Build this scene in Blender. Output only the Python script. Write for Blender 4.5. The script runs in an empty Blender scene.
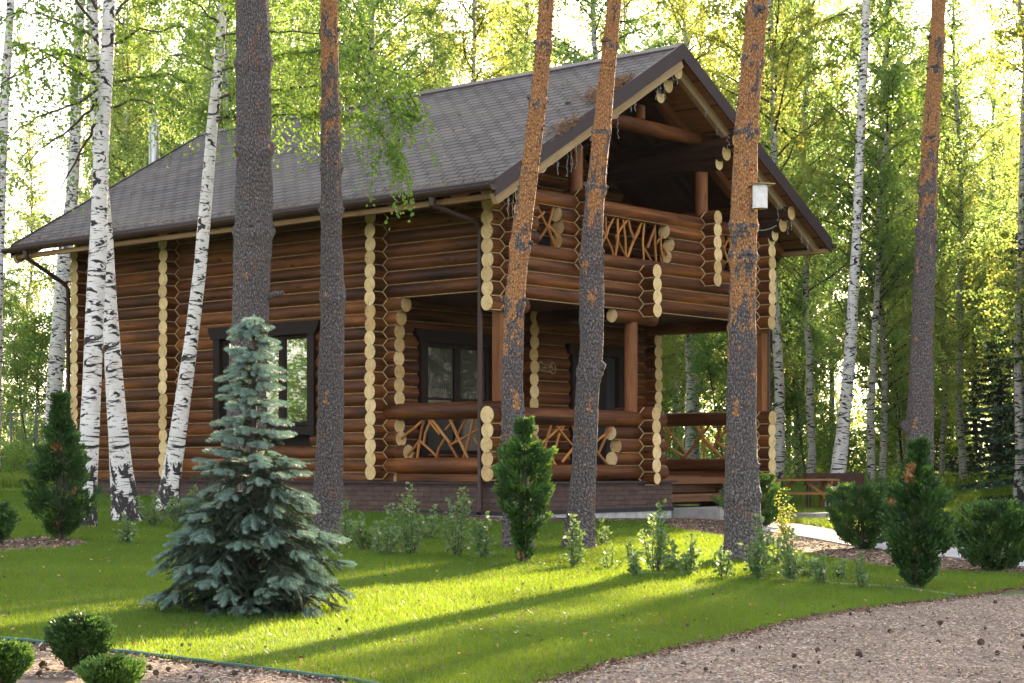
import bpy, math, random
import numpy as np
from mathutils import Vector, Matrix, noise as mnoise

rnd = random.Random(11)
rng = np.random.default_rng(11)
PI = math.pi
S = bpy.context.scene
COL = S.collection

# ------------------------------------------------------------------ camera
F = 1814.0          # focal length in pixels of the 1024 px wide picture
EYE = 0.80          # height of the eye above the house's ground line
HZ = 463.0          # picture row of the horizon
cd = bpy.data.cameras.new("camera")
cam = bpy.data.objects.new("camera", cd)
COL.objects.link(cam)
cam.location = (0, 0, EYE)
cam.rotation_euler = (PI / 2, 0, 0)
cd.sensor_width = 36
cd.lens = 36 * F / 1024
cd.shift_y = (HZ - 341.5) / 1024
cd.clip_start = 0.1
cd.clip_end = 3000
S.camera = cam

# ------------------------------------------------------------------ light
SUN_EL, SUN_AZ = math.radians(19.0), math.radians(21.2)   # azimuth: from +Y towards +X
w = bpy.data.worlds.new("World")
S.world = w
w.use_nodes = True
nt = w.node_tree
bg = nt.nodes['Background']
sky = nt.nodes.new('ShaderNodeTexSky')
sky.sky_type = 'NISHITA'
sky.sun_disc = False
sky.sun_elevation = SUN_EL
sky.sun_rotation = SUN_AZ
sky.air_density = 1.0
sky.dust_density = 3.0
sky.ozone_density = 1.0
hsv = nt.nodes.new('ShaderNodeHueSaturation')
hsv.inputs['Saturation'].default_value = 0.5
nt.links.new(sky.outputs[0], hsv.inputs['Color'])
nt.links.new(hsv.outputs[0], bg.inputs[0])
bg.inputs[1].default_value = 0.125
sd = bpy.data.lights.new("sun", 'SUN')
sd.energy = 5.0
sd.angle = math.radians(0.6)
sd.color = (1.0, 0.82, 0.52)
sun = bpy.data.objects.new("sun", sd)
COL.objects.link(sun)
sdir = Vector((math.sin(SUN_AZ) * math.cos(SUN_EL), math.cos(SUN_AZ) * math.cos(SUN_EL), math.sin(SUN_EL)))
sun.rotation_euler = sdir.to_track_quat('Z', 'Y').to_euler()
S.view_settings.view_transform = 'Standard'
S.view_settings.look = 'None'
S.view_settings.gamma = 1
S.view_settings.use_curve_mapping = False
S.view_settings.exposure = 2.62
S.view_settings.use_white_balance = True
S.view_settings.white_balance_temperature = 6700
S.view_settings.white_balance_tint = 16
S.render.engine = 'CYCLES'
S.cycles.use_denoising = True
S.cycles.max_bounces = 8
S.cycles.diffuse_bounces = 3
S.cycles.glossy_bounces = 3
S.cycles.transmission_bounces = 5
S.cycles.transparent_max_bounces = 8
S.cycles.caustics_reflective = False
S.cycles.caustics_refractive = False
S.cycles.sample_clamp_indirect = 6

# ------------------------------------------------------------------ ground shape and pixel helpers
def G(x, y):
    cx = np.clip(x, -9.0, 9.0)
    return -0.08 - 0.034 * cx - 0.0152 * np.maximum(29.0 - y, 0.0)

def P(px, py, Y):
    return Vector(((px - 512) / F * Y, Y, EYE + (HZ - py) / F * Y))

def gp(px, py):
    """ground point seen at a pixel"""
    kx = (px - 512) / F
    kz = (py - HZ) / F
    Y = 20.0
    for _ in range(60):
        z = float(G(kx * Y, Y))
        Yn = (EYE - z) / kz
        Y = 0.5 * Y + 0.5 * min(Yn, 400)
    return (kx * Y, Y)

# ------------------------------------------------------------------ materials
def new_mat(name):
    m = bpy.data.materials.new(name)
    m.use_nodes = True
    t = m.node_tree
    for n in list(t.nodes):
        t.nodes.remove(n)
    out = t.nodes.new('ShaderNodeOutputMaterial')
    return m, t, out

def nd(t, kind, **kw):
    n = t.nodes.new(kind)
    for k, v in kw.items():
        if k == 'ins':
            for a, b in v.items():
                n.inputs[a].default_value = b
        else:
            setattr(n, k, v)
    return n

def ramp(t, src, stops, interp='LINEAR'):
    r = t.nodes.new('ShaderNodeValToRGB')
    r.color_ramp.interpolation = interp
    e = r.color_ramp.elements
    while len(e) < len(stops):
        e.new(0.5)
    for i, (p, c) in enumerate(stops):
        e[i].position = p
        e[i].color = (c[0], c[1], c[2], 1) if hasattr(c, '__len__') else (c, c, c, 1)
    t.links.new(src, r.inputs[0])
    return r

def mixc(t, fac, a, b, mode='MIX'):
    n = t.nodes.new('ShaderNodeMix')
    n.data_type = 'RGBA'
    n.blend_type = mode
    for sock, val in ((n.inputs[0], fac), (n.inputs[6], a), (n.inputs[7], b)):
        if isinstance(val, bpy.types.NodeSocket):
            t.links.new(val, sock)
        elif hasattr(val, '__len__'):
            sock.default_value = (val[0], val[1], val[2], 1)
        else:
            sock.default_value = val
    return n.outputs[2]

def mapping(t, src, scale, loc=(0, 0, 0)):
    m = t.nodes.new('ShaderNodeMapping')
    m.inputs['Scale'].default_value = scale
    m.inputs['Location'].default_value = loc
    t.links.new(src, m.inputs[0])
    return m.outputs[0]

def noi(t, vec, scale, detail=4, rough=0.55, dist=0.0):
    n = nd(t, 'ShaderNodeTexNoise', ins={'Scale': scale, 'Detail': detail, 'Roughness': rough, 'Distortion': dist})
    if vec is not None:
        t.links.new(vec, n.inputs['Vector'])
    return n.outputs[0]

def principled(t, out, col, rough=0.6, spec=0.5, metal=0.0, bump=None, bstr=0.3, bdist=0.01):
    p = t.nodes.new('ShaderNodeBsdfPrincipled')
    if isinstance(col, bpy.types.NodeSocket):
        t.links.new(col, p.inputs['Base Color'])
    else:
        p.inputs['Base Color'].default_value = (col[0], col[1], col[2], 1)
    if isinstance(rough, bpy.types.NodeSocket):
        t.links.new(rough, p.inputs['Roughness'])
    else:
        p.inputs['Roughness'].default_value = rough
    p.inputs['Specular IOR Level'].default_value = spec
    p.inputs['Metallic'].default_value = metal
    if bump is not None:
        b = nd(t, 'ShaderNodeBump', ins={'Strength': bstr, 'Distance': bdist})
        t.links.new(bump, b.inputs['Height'])
        t.links.new(b.outputs[0], p.inputs['Normal'])
    t.links.new(p.outputs[0], out.inputs[0])
    return p

def tc(t, which):
    return nd(t, 'ShaderNodeTexCoord').outputs[which]

def simple(name, c, rough=0.6, var=0.15, scale=6.0, spec=0.4, metal=0.0, bstr=0.2):
    m, t, o = new_mat(name)
    n = noi(t, tc(t, 'Object'), scale, 5)
    r = ramp(t, n, [(0.3, [x * (1 - var) for x in c]), (0.7, [min(1, x * (1 + var)) for x in c])])
    principled(t, o, r.outputs[0], rough, spec, metal, n, bstr, 0.005)
    return m

def stained_log(name, dark, mid, light, rough=0.42):
    m, t, o = new_mat(name)
    uv = tc(t, 'UV')
    g1 = noi(t, mapping(t, uv, (2.2, 55, 1)), 1.0, 6, 0.6, 0.4)       # grain along the log
    g2 = noi(t, mapping(t, uv, (0.55, 3.0, 1)), 1.0, 3, 0.5)           # broad tone drift
    kn = nd(t, 'ShaderNodeTexVoronoi', feature='F1', ins={'Scale': 1.0, 'Randomness': 1.0})
    t.links.new(mapping(t, uv, (1.5, 5.0, 1)), kn.inputs['Vector'])
    base = ramp(t, g2, [(0.3, dark), (0.52, mid), (0.75, light)]).outputs[0]
    c = mixc(t, ramp(t, g1, [(0.35, 0.55), (0.6, 0.0)]).outputs[0], base, [x * 0.45 for x in dark])
    c = mixc(t, ramp(t, kn.outputs[0], [(0.05, 0.85), (0.16, 0.0)]).outputs[0], c, [x * 0.25 for x in dark])
    isl = nd(t, 'ShaderNodeNewGeometry').outputs['Random Per Island']
    c = mixc(t, 1.0, c, ramp(t, isl, [(0.0, (0.62, 0.58, 0.55)), (1.0, (1.3, 1.3, 1.3))]).outputs[0], 'MULTIPLY')
    h = mixc(t, 0.5, g1, g2)
    principled(t, o, c, ramp(t, g1, [(0.3, rough + 0.2), (0.7, rough)]).outputs[0], 0.28, 0, h, 0.35, 0.01)
    return m

M = {}
M['log'] = stained_log('stained_log', (0.042, 0.013, 0.004), (0.15, 0.047, 0.011), (0.34, 0.120, 0.024))
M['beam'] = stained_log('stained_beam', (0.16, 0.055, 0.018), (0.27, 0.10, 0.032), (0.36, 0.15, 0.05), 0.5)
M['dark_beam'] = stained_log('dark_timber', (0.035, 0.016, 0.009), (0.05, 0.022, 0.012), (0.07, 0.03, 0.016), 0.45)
M['pale_beam'] = stained_log('pale_timber', (0.36, 0.24, 0.11), (0.46, 0.32, 0.16), (0.54, 0.40, 0.22), 0.65)

def endgrain():
    m, t, o = new_mat('cut_log_end')
    ob = tc(t, 'Object')
    n = noi(t, ob, 9, 5)
    n2 = noi(t, ob, 60, 3)
    c = ramp(t, n, [(0.3, (0.68, 0.47, 0.20)), (0.7, (0.88, 0.66, 0.33))]).outputs[0]
    c = mixc(t, ramp(t, n2, [(0.6, 0.0), (0.75, 0.4)]).outputs[0], c, (0.3, 0.18, 0.07))
    isl = nd(t, 'ShaderNodeNewGeometry').outputs['Random Per Island']
    c = mixc(t, 1.0, c, ramp(t, isl, [(0.0, (0.72, 0.66, 0.58)), (0.6, (1.0, 1.0, 1.0)), (1.0, (1.08, 1.1, 1.15))]).outputs[0], 'MULTIPLY')
    uv = tc(t, 'UV')
    rg = nd(t, 'ShaderNodeTexWave', wave_type='RINGS', rings_direction='SPHERICAL', ins={'Scale': 16.0, 'Distortion': 1.5, 'Detail': 2.0})
    t.links.new(uv, rg.inputs['Vector'])
    c = mixc(t, ramp(t, rg.outputs[0], [(0.0, 0.28), (0.5, 0.0)]).outputs[0], c, (0.34, 0.20, 0.09))
    gr_ = nd(t, 'ShaderNodeTexGradient', gradient_type='RADIAL')
    t.links.new(mapping(t, uv, (1, 1, 1), (0, 0, 0)), gr_.inputs[0])
    wv = nd(t, 'ShaderNodeMath', operation='ADD'); t.links.new(gr_.outputs[1], wv.inputs[0]); t.links.new(isl, wv.inputs[1])
    fr = nd(t, 'ShaderNodeMath', operation='FRACT'); t.links.new(wv.outputs[0], fr.inputs[0])
    c = mixc(t, ramp(t, fr.outputs[0], [(0.0, 0.9), (0.012, 0.0), (0.988, 0.0), (1.0, 0.9)]).outputs[0], c, (0.10, 0.06, 0.03))
    principled(t, o, c, 0.75, 0.3, 0, n2, 0.2, 0.005)
    return m
M['end'] = endgrain()
M['rope'] = simple('jute_rope', (0.50, 0.36, 0.17), 0.9, 0.25, 30)
M['rope_dark'] = simple('dark_jute_rope', (0.30, 0.20, 0.09), 0.9, 0.35, 12)  # darker jute colour for the rope lines between wall logs
M['metal'] = simple('brown_sheet_metal', (0.050, 0.032, 0.034), 0.5, 0.1, 3, 0.25)
M['gutter'] = simple('brown_gutter', (0.055, 0.027, 0.020), 0.4, 0.1, 3, 0.3)
M['steel'] = simple('stainless_steel', (0.36, 0.36, 0.35), 0.32, 0.08, 3, 0.5, 1.0, 0.02)
M['concrete'] = simple('concrete', (0.34, 0.32, 0.29), 0.9, 0.25, 5)
M['white_render'] = simple('pale_render', (0.48, 0.46, 0.43), 0.9, 0.25, 7)
M['black'] = simple('black_membrane', (0.02, 0.02, 0.022), 0.6, 0.2, 5)
M['frame'] = stained_log('dark_window_wood', (0.012, 0.006, 0.004), (0.020, 0.010, 0.006), (0.032, 0.015, 0.009), 0.6)
M['interior'] = simple('unlit_room_dark', (0.02, 0.018, 0.015), 0.9, 0.3, 2)
M['soil'] = simple('soil', (0.09, 0.055, 0.035), 0.95, 0.5, 4)
M['rust'] = simple('rusty_iron', (0.075, 0.028, 0.018), 0.7, 0.4, 6, 0.4)
M['wire'] = simple('white_wire', (0.34, 0.33, 0.30), 0.6, 0.1, 5)
M['green_pipe'] = simple('green_plastic', (0.02, 0.10, 0.075), 0.45, 0.15, 5)
M['table_wood'] = stained_log('table_timber', (0.30, 0.13, 0.04), (0.42, 0.20, 0.06), (0.52, 0.28, 0.09), 0.5)
M['eave_wood'] = stained_log('eave_timber', (0.20, 0.11, 0.045), (0.32, 0.19, 0.08), (0.42, 0.27, 0.12), 0.6)
M['lattice'] = stained_log('peeled_branch', (0.32, 0.125, 0.03), (0.44, 0.185, 0.045), (0.54, 0.25, 0.07), 0.5)
M['needle_litter'] = simple('dry_needles', (0.26, 0.15, 0.08), 0.9, 0.4, 20)
M['cone'] = simple('pine_cone_scale', (0.075, 0.045, 0.032), 0.85, 0.4, 30)
M['twig'] = simple('twig_bark', (0.07, 0.05, 0.035), 0.85, 0.3, 10)
M['chip'] = simple('wood_chip', (0.46, 0.34, 0.23), 0.9, 0.45, 2.5)
M['wirefence'] = simple('fence_wire', (0.16, 0.17, 0.18), 0.6, 0.1, 5)

def glass_mat(name, refl, curtain):
    m, t, o = new_mat(name)
    ob = tc(t, 'Object')
    wv = nd(t, 'ShaderNodeTexWave', bands_direction='X', ins={'Scale': 6.0, 'Distortion': 3.0, 'Detail': 2.0})
    t.links.new(ob, wv.inputs['Vector'])
    c = ramp(t, wv.outputs[0], [(0.2, [x * 0.5 for x in curtain]), (0.8, curtain)])
    p = nd(t, 'ShaderNodeBsdfPrincipled', ins={'Roughness': 0.8})
    t.links.new(c.outputs[0], p.inputs['Base Color'])
    g = nd(t, 'ShaderNodeBsdfGlossy', ins={'Roughness': 0.015, 'Color': (0.95, 0.95, 0.9, 1)})
    b = nd(t, 'ShaderNodeBump', ins={'Strength': 0.04, 'Distance': 0.02})
    t.links.new(noi(t, ob, 1.6, 2), b.inputs['Height'])
    t.links.new(b.outputs[0], g.inputs['Normal'])
    mx = nd(t, 'ShaderNodeMixShader', ins={0: refl})
    t.links.new(p.outputs[0], mx.inputs[1])
    t.links.new(g.outputs[0], mx.inputs[2])
    t.links.new(mx.outputs[0], o.inputs[0])
    return m
M['glass'] = glass_mat('window_glass', 0.66, (0.05, 0.04, 0.02))
M['glass_dim'] = glass_mat('porch_window_glass', 0.035, (0.05, 0.05, 0.032))

def roof_mat():
    m, t, o = new_mat('shingles')
    uv = tc(t, 'UV')
    b = nd(t, 'ShaderNodeTexBrick', ins={'Scale': 1.0, 'Mortar Size': 0.020, 'Mortar Smooth': 0.1, 'Bias': 0.0,
                                          'Brick Width': 0.34, 'Row Height': 0.17,
                                          'Color1': (0.05, 0.042, 0.040, 1), 'Color2': (0.13, 0.112, 0.105, 1), 'Mortar': (0.004, 0.0035, 0.004, 1)})
    b.offset = 0.5
    t.links.new(uv, b.inputs['Vector'])
    n = noi(t, mapping(t, uv, (0.5, 0.9, 1)), 1.2, 5)
    c = mixc(t, ramp(t, n, [(0.4, 0.0), (0.75, 0.7)]).outputs[0], b.outputs[0], (0.17, 0.14, 0.115))
    n3 = noi(t, mapping(t, uv, (60, 60, 1)), 1.0, 2)
    c = mixc(t, 0.35, c, ramp(t, n3, [(0.3, 0.04), (0.7, 0.24)]).outputs[0], 'MULTIPLY')
    c = mixc(t, ramp(t, noi(t, mapping(t, uv, (7, 7, 1)), 1.0, 5, .7), [(0.60, 0.0), (0.72, 0.5)]).outputs[0], c, (0.22, 0.15, 0.09))
    # each course steps down to the next
    sep = nd(t, 'ShaderNodeSeparateXYZ')
    t.links.new(uv, sep.inputs[0])
    mt = nd(t, 'ShaderNodeMath', operation='MULTIPLY', ins={1: 1 / 0.17})
    t.links.new(sep.outputs[1], mt.inputs[0])
    fr = nd(t, 'ShaderNodeMath', operation='FRACT')
    t.links.new(mt.outputs[0], fr.inputs[0])
    hs = nd(t, 'ShaderNodeMath', operation='SUBTRACT', ins={0: 1.0})
    t.links.new(fr.outputs[0], hs.inputs[1])
    h = mixc(t, b.outputs[1], hs.outputs[0], (0, 0, 0))
    principled(t, o, c, 0.8, 0.35, 0, h, 0.8, 0.03)
    return m
M['roof'] = roof_mat()

def brick_mat():
    m, t, o = new_mat('brown_brick')
    uv = tc(t, 'UV')
    b = nd(t, 'ShaderNodeTexBrick', ins={'Scale': 1.0, 'Mortar Size': 0.008, 'Brick Width': 0.26, 'Row Height': 0.082,
                                          'Color1': (0.060, 0.034, 0.026, 1), 'Color2': (0.135, 0.078, 0.056, 1), 'Mortar': (0.018, 0.014, 0.013, 1)})
    t.links.new(uv, b.inputs['Vector'])
    n = noi(t, mapping(t, uv, (9, 14, 1)), 1.0, 5)
    c = mixc(t, 0.35, b.outputs[0], ramp(t, n, [(0.3, (0.05, 0.032, 0.028)), (0.7, (0.17, 0.11, 0.09))]).outputs[0])
    inv = nd(t, 'ShaderNodeMath', operation='SUBTRACT', ins={0: 1.0})
    t.links.new(b.outputs[1], inv.inputs[1])
    principled(t, o, c, 0.8, 0.35, 0, inv.outputs[0], 0.5, 0.008)
    return m
M['brick'] = brick_mat()

def plank_mat(name, c0, c1, width=0.14, rough=0.6):
    m, t, o = new_mat(name)
    uv = tc(t, 'UV')
    b = nd(t, 'ShaderNodeTexBrick', ins={'Scale': 1.0, 'Mortar Size': 0.005, 'Brick Width': 3.1, 'Row Height': width,
                                          'Color1': (*c0, 1), 'Color2': (*c1, 1), 'Mortar': (c0[0] * .2, c0[1] * .2, c0[2] * .2, 1)})
    t.links.new(uv, b.inputs['Vector'])
    g = noi(t, mapping(t, uv, (2.5, 60, 1)), 1.0, 5)
    c = mixc(t, ramp(t, g, [(0.4, 0.5), (0.65, 0.0)]).outputs[0], b.outputs[0], [x * 0.45 for x in c0])
    principled(t, o, c, rough, 0.4, 0, g, 0.2, 0.005)
    return m
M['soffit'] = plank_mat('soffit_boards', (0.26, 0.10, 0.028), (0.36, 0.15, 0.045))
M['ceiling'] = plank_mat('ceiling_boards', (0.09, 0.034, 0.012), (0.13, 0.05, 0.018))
M['tread'] = plank_mat('stair_boards', (0.17, 0.065, 0.025), (0.24, 0.10, 0.038), 0.3, 0.4)

def birch_mat(name, base_h, white=(0.80, 0.75, 0.68)):
    m, t, o = new_mat(name)
    uv = tc(t, 'UV')
    white_n = noi(t, mapping(t, uv, (3, 3, 1)), 1.0, 5)
    c = ramp(t, white_n, [(0.3, [x * 0.78 for x in white]), (0.65, white)]).outputs[0]
    pink = noi(t, mapping(t, uv, (5, 1.7, 1), (4, 2, 0)), 1.0, 4)
    c = mixc(t, ramp(t, pink, [(0.55, 0.0), (0.7, 0.45)]).outputs[0], c, (0.52, 0.38, 0.30))
    len_n = noi(t, mapping(t, uv, (7, 55, 1)), 1.0, 2, 0.5, 0.2)
    c = mixc(t, ramp(t, len_n, [(0.61, 0.0), (0.65, 0.9)]).outputs[0], c, (0.05, 0.04, 0.035))
    pat = noi(t, mapping(t, uv, (3.2, 6.0, 1), (1, 7, 0)), 1.0, 6, 0.6, 2.2)
    c = mixc(t, ramp(t, pat, [(0.545, 0.0), (0.565, 1.0)]).outputs[0], c, (0.028, 0.024, 0.022))
    # dark furrowed foot, its height is the second UV coordinate
    sep = nd(t, 'ShaderNodeSeparateXYZ')
    t.links.new(uv, sep.inputs[0])
    foot = nd(t, 'ShaderNodeMapRange', ins={1: 0.0, 2: base_h, 3: 0.27, 4: -0.30})
    t.links.new(sep.outputs[1], foot.inputs[0])
    fn = noi(t, mapping(t, uv, (14, 4.5, 1), (3, 3, 0)), 1.0, 5, 0.65, 1.0)
    fn = ramp(t, fn, [(0.3, 0.1), (0.7, 0.9)]).outputs[0]
    ad = nd(t, 'ShaderNodeMath', operation='ADD')
    t.links.new(fn, ad.inputs[0])
    t.links.new(foot.outputs[0], ad.inputs[1])
    c = mixc(t, ramp(t, ad.outputs[0], [(0.50, 0.0), (0.58, 1.0)]).outputs[0], c, (0.035, 0.03, 0.027))
    principled(t, o, c, 0.7, 0.3, 0, mixc(t, 0.5, pat, fn), 0.5, 0.02)
    return m
M['birch'] = birch_mat('birch_bark', 1.4)
M['birch_far'] = birch_mat('birch_bark_forest', 1.6, (0.55, 0.52, 0.44))

def pine_mat(name, z0, z1):
    """grey furrowed bark below z0, orange flaking bark above z1"""
    m, t, o = new_mat(name)
    uv = tc(t, 'UV')
    v1 = nd(t, 'ShaderNodeTexVoronoi', feature='DISTANCE_TO_EDGE', ins={'Scale': 1.0, 'Randomness': 1.0})
    dn = noi(t, mapping(t, uv, (16, 9, 1)), 1.0, 5, 0.7)
    wob = mixc(t, 0.9, mapping(t, uv, (46, 17, 1)), dn, 'ADD')
    t.links.new(wob, v1.inputs['Vector'])
    fine = noi(t, mapping(t, uv, (70, 30, 1)), 1.0, 5, 0.68)
    big = noi(t, mapping(t, uv, (6, 2.2, 1)), 1.0, 4)
    grey = ramp(t, fine, [(0.34, (0.040, 0.032, 0.029)), (0.5, (0.150, 0.124, 0.114)), (0.68, (0.32, 0.275, 0.255))]).outputs[0]
    grey = mixc(t, ramp(t, big, [(0.57, 0.0), (0.68, 0.5)]).outputs[0], grey, (0.28, 0.13, 0.07))
    grey = mixc(t, ramp(t, v1.outputs[0], [(0.0, 0.7), (0.12, 0.0)]).outputs[0], grey, (0.025, 0.018, 0.016))
    org = ramp(t, fine, [(0.34, (0.17, 0.07, 0.03)), (0.5, (0.47, 0.205, 0.07)), (0.66, (0.70, 0.42, 0.20))]).outputs[0]
    org = mixc(t, ramp(t, v1.outputs[0], [(0.0, 0.6), (0.08, 0.0)]).outputs[0], org, (0.16, 0.06, 0.025))
    sep = nd(t, 'ShaderNodeSeparateXYZ')
    t.links.new(tc(t, 'Object'), sep.inputs[0])
    mr = nd(t, 'ShaderNodeMapRange', ins={1: z0, 2: z1, 3: -0.22, 4: 0.13})
    t.links.new(sep.outputs[2], mr.inputs[0])
    patch = noi(t, mapping(t, uv, (9, 3.0, 1), (9, 1, 0)), 1.0, 6, 0.72)
    patch = ramp(t, patch, [(0.34, 0.25), (0.66, 0.75)]).outputs[0]
    ad = nd(t, 'ShaderNodeMath', operation='ADD')
    t.links.new(patch, ad.inputs[0])
    t.links.new(mr.outputs[0], ad.inputs[1])
    c = mixc(t, ramp(t, ad.outputs[0], [(0.49, 0.0), (0.525, 1.0)]).outputs[0], grey, org)
    h = mixc(t, 0.4, ramp(t, v1.outputs[0], [(0.0, 0.0), (0.25, 1.0)]).outputs[0], fine)
    principled(t, o, c, 0.85, 0.3, 0, h, 0.9, 0.03)
    return m

def leaf_mat(name, ca, cb, trans=(0.25, 0.35, 0.03), tf=0.45, scale=1.3, rough=0.5):
    m, t, o = new_mat(name)
    gm = nd(t, 'ShaderNodeNewGeometry')
    n = noi(t, gm.outputs['Position'], scale, 3)
    c0 = ramp(t, n, [(0.35, ca), (0.68, cb)]).outputs[0]
    r = gm.outputs['Random Per Island']
    c = mixc(t, ramp(t, r, [(0.0, 0.0), (1.0, 0.55)]).outputs[0], c0, [x * 0.55 for x in ca])
    c = mixc(t, ramp(t, r, [(0.93, 0.0), (0.97, 0.5)]).outputs[0], c, [cb[0] * 1.8, cb[1] * 1.25, cb[2]])
    orn = nd(t, 'ShaderNodeObjectInfo').outputs['Random']
    tcol = mixc(t, ramp(t, orn, [(0.3, 0.0), (0.75, 0.8)]).outputs[0], trans, [trans[0] * .55, trans[1] * .9, trans[2] * 1.4]) if name in ('birch_leaves', 'undergrowth_leaves') else None
    p = nd(t, 'ShaderNodeBsdfPrincipled', ins={'Roughness': rough, 'Specular IOR Level': 0.35})
    t.links.new(c, p.inputs['Base Color'])
    tr = nd(t, 'ShaderNodeBsdfTranslucent')
    t.links.new(mixc(t, 0.3, trans if tcol is None else tcol, c), tr.inputs[0])
    mx = nd(t, 'ShaderNodeMixShader', ins={0: tf})
    t.links.new(p.outputs[0], mx.inputs[1])
    t.links.new(tr.outputs[0], mx.inputs[2])
    t.links.new(mx.outputs[0], o.inputs[0])
    return m
M['leaf'] = leaf_mat('birch_leaves', (0.06, 0.15, 0.03), (0.13, 0.22, 0.06), (0.58, 0.60, 0.11), 0.62)
M['leaf_near'] = leaf_mat('near_birch_leaves', (0.06, 0.14, 0.02), (0.11, 0.23, 0.035), (0.30, 0.46, 0.05), 0.5)
M['leaf_far'] = leaf_mat('far_leaves', (0.07, 0.15, 0.05), (0.20, 0.30, 0.10), (0.62, 0.70, 0.20), 0.66, 0.2)
M['conifer'] = leaf_mat('dark_needles', (0.018, 0.05, 0.028), (0.035, 0.08, 0.04), (0.06, 0.12, 0.03), 0.15)
M['pine_needles'] = leaf_mat('pine_needles', (0.04, 0.09, 0.03), (0.07, 0.12, 0.04), (0.10, 0.18, 0.03), 0.2)
M['undergrowth'] = leaf_mat('undergrowth_leaves', (0.055, 0.14, 0.02), (0.11, 0.22, 0.04), (0.42, 0.55, 0.08), 0.55, 0.4)
M['thuja'] = leaf_mat('thuja_sprays', (0.022, 0.066, 0.016), (0.058, 0.135, 0.026), (0.10, 0.20, 0.03), 0.2, 6)
M['thuja_light'] = leaf_mat('fresh_thuja_sprays', (0.06, 0.15, 0.025), (0.12, 0.26, 0.04), (0.22, 0.36, 0.04), 0.3, 6)
M['dead_spray'] = leaf_mat('dead_sprays', (0.42, 0.20, 0.07), (0.58, 0.33, 0.12), (0.5, 0.3, 0.1), 0.2, 6)
M['shrub'] = leaf_mat('shrub_leaves', (0.08, 0.17, 0.06), (0.20, 0.32, 0.13), (0.34, 0.46, 0.08), 0.35, 8)
M['yellow_shrub'] = leaf_mat('yellow_shrub_leaves', (0.20, 0.27, 0.04), (0.44, 0.44, 0.06), (0.42, 0.46, 0.06), 0.4, 8)
M['white_flower_leaf'] = leaf_mat('white_blossom_leaf', (0.55, 0.58, 0.42), (0.75, 0.76, 0.6), (0.6, 0.6, 0.4), 0.3, 8)
M['grass'] = leaf_mat('lawn_grass', (0.020, 0.092, 0.010), (0.056, 0.182, 0.018), (0.31, 0.40, 0.022), 0.5, 1.1, 0.45)
M['wild_grass'] = leaf_mat('wild_grass', (0.05, 0.13, 0.02), (0.12, 0.25, 0.035), (0.36, 0.46, 0.05), 0.5, 0.6, 0.5)
M['spruce_old'] = leaf_mat('old_blue_needles', (0.03, 0.055, 0.032), (0.075, 0.11, 0.065), (0.08, 0.12, 0.06), 0.1, 7, 0.7)
M['spruce_new'] = leaf_mat('fresh_blue_needles', (0.20, 0.31, 0.25), (0.34, 0.46, 0.38), (0.2, 0.35, 0.28), 0.12, 7, 0.7)

def ground_mat(name, a, b, c, s=3.0, bstr=0.5):
    m, t, o = new_mat(name)
    gm = nd(t, 'ShaderNodeNewGeometry').outputs['Position']
    n1 = noi(t, gm, s, 6, 0.65)
    n2 = noi(t, gm, s * 14, 5, 0.7)
    v = nd(t, 'ShaderNodeTexVoronoi', feature='F1', ins={'Scale': 55.0})
    t.links.new(gm, v.inputs['Vector'])
    col = ramp(t, n1, [(0.3, a), (0.7, b)]).outputs[0]
    col = mixc(t, ramp(t, n2, [(0.45, 0.0), (0.65, 0.8)]).outputs[0], col, c)
    col = mixc(t, 0.35, col, v.outputs['Color'], 'MULTIPLY')
    principled(t, o, col, 0.9, 0.3, 0, mixc(t, 0.5, n2, v.outputs[0]), bstr, 0.02)
    return m
M['gravel'] = ground_mat('chip_gravel', (0.17, 0.118, 0.083), (0.32, 0.24, 0.175), (0.085, 0.058, 0.042), 1.0)
M['mulch'] = ground_mat('bark_mulch', (0.09, 0.05, 0.035), (0.19, 0.115, 0.08), (0.04, 0.024, 0.018), 3.0, 0.8)
M['turf'] = ground_mat('turf_soil', (0.05, 0.09, 0.015), (0.08, 0.13, 0.02), (0.10, 0.08, 0.03), 3.0)
M['forest_floor'] = ground_mat('forest_floor', (0.05, 0.085, 0.02), (0.085, 0.13, 0.03), (0.09, 0.075, 0.03), 0.6)
M['paving'] = ground_mat('pale_paving', (0.42, 0.41, 0.42), (0.55, 0.53, 0.53), (0.36, 0.33, 0.31), 2.0, 0.2)

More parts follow.
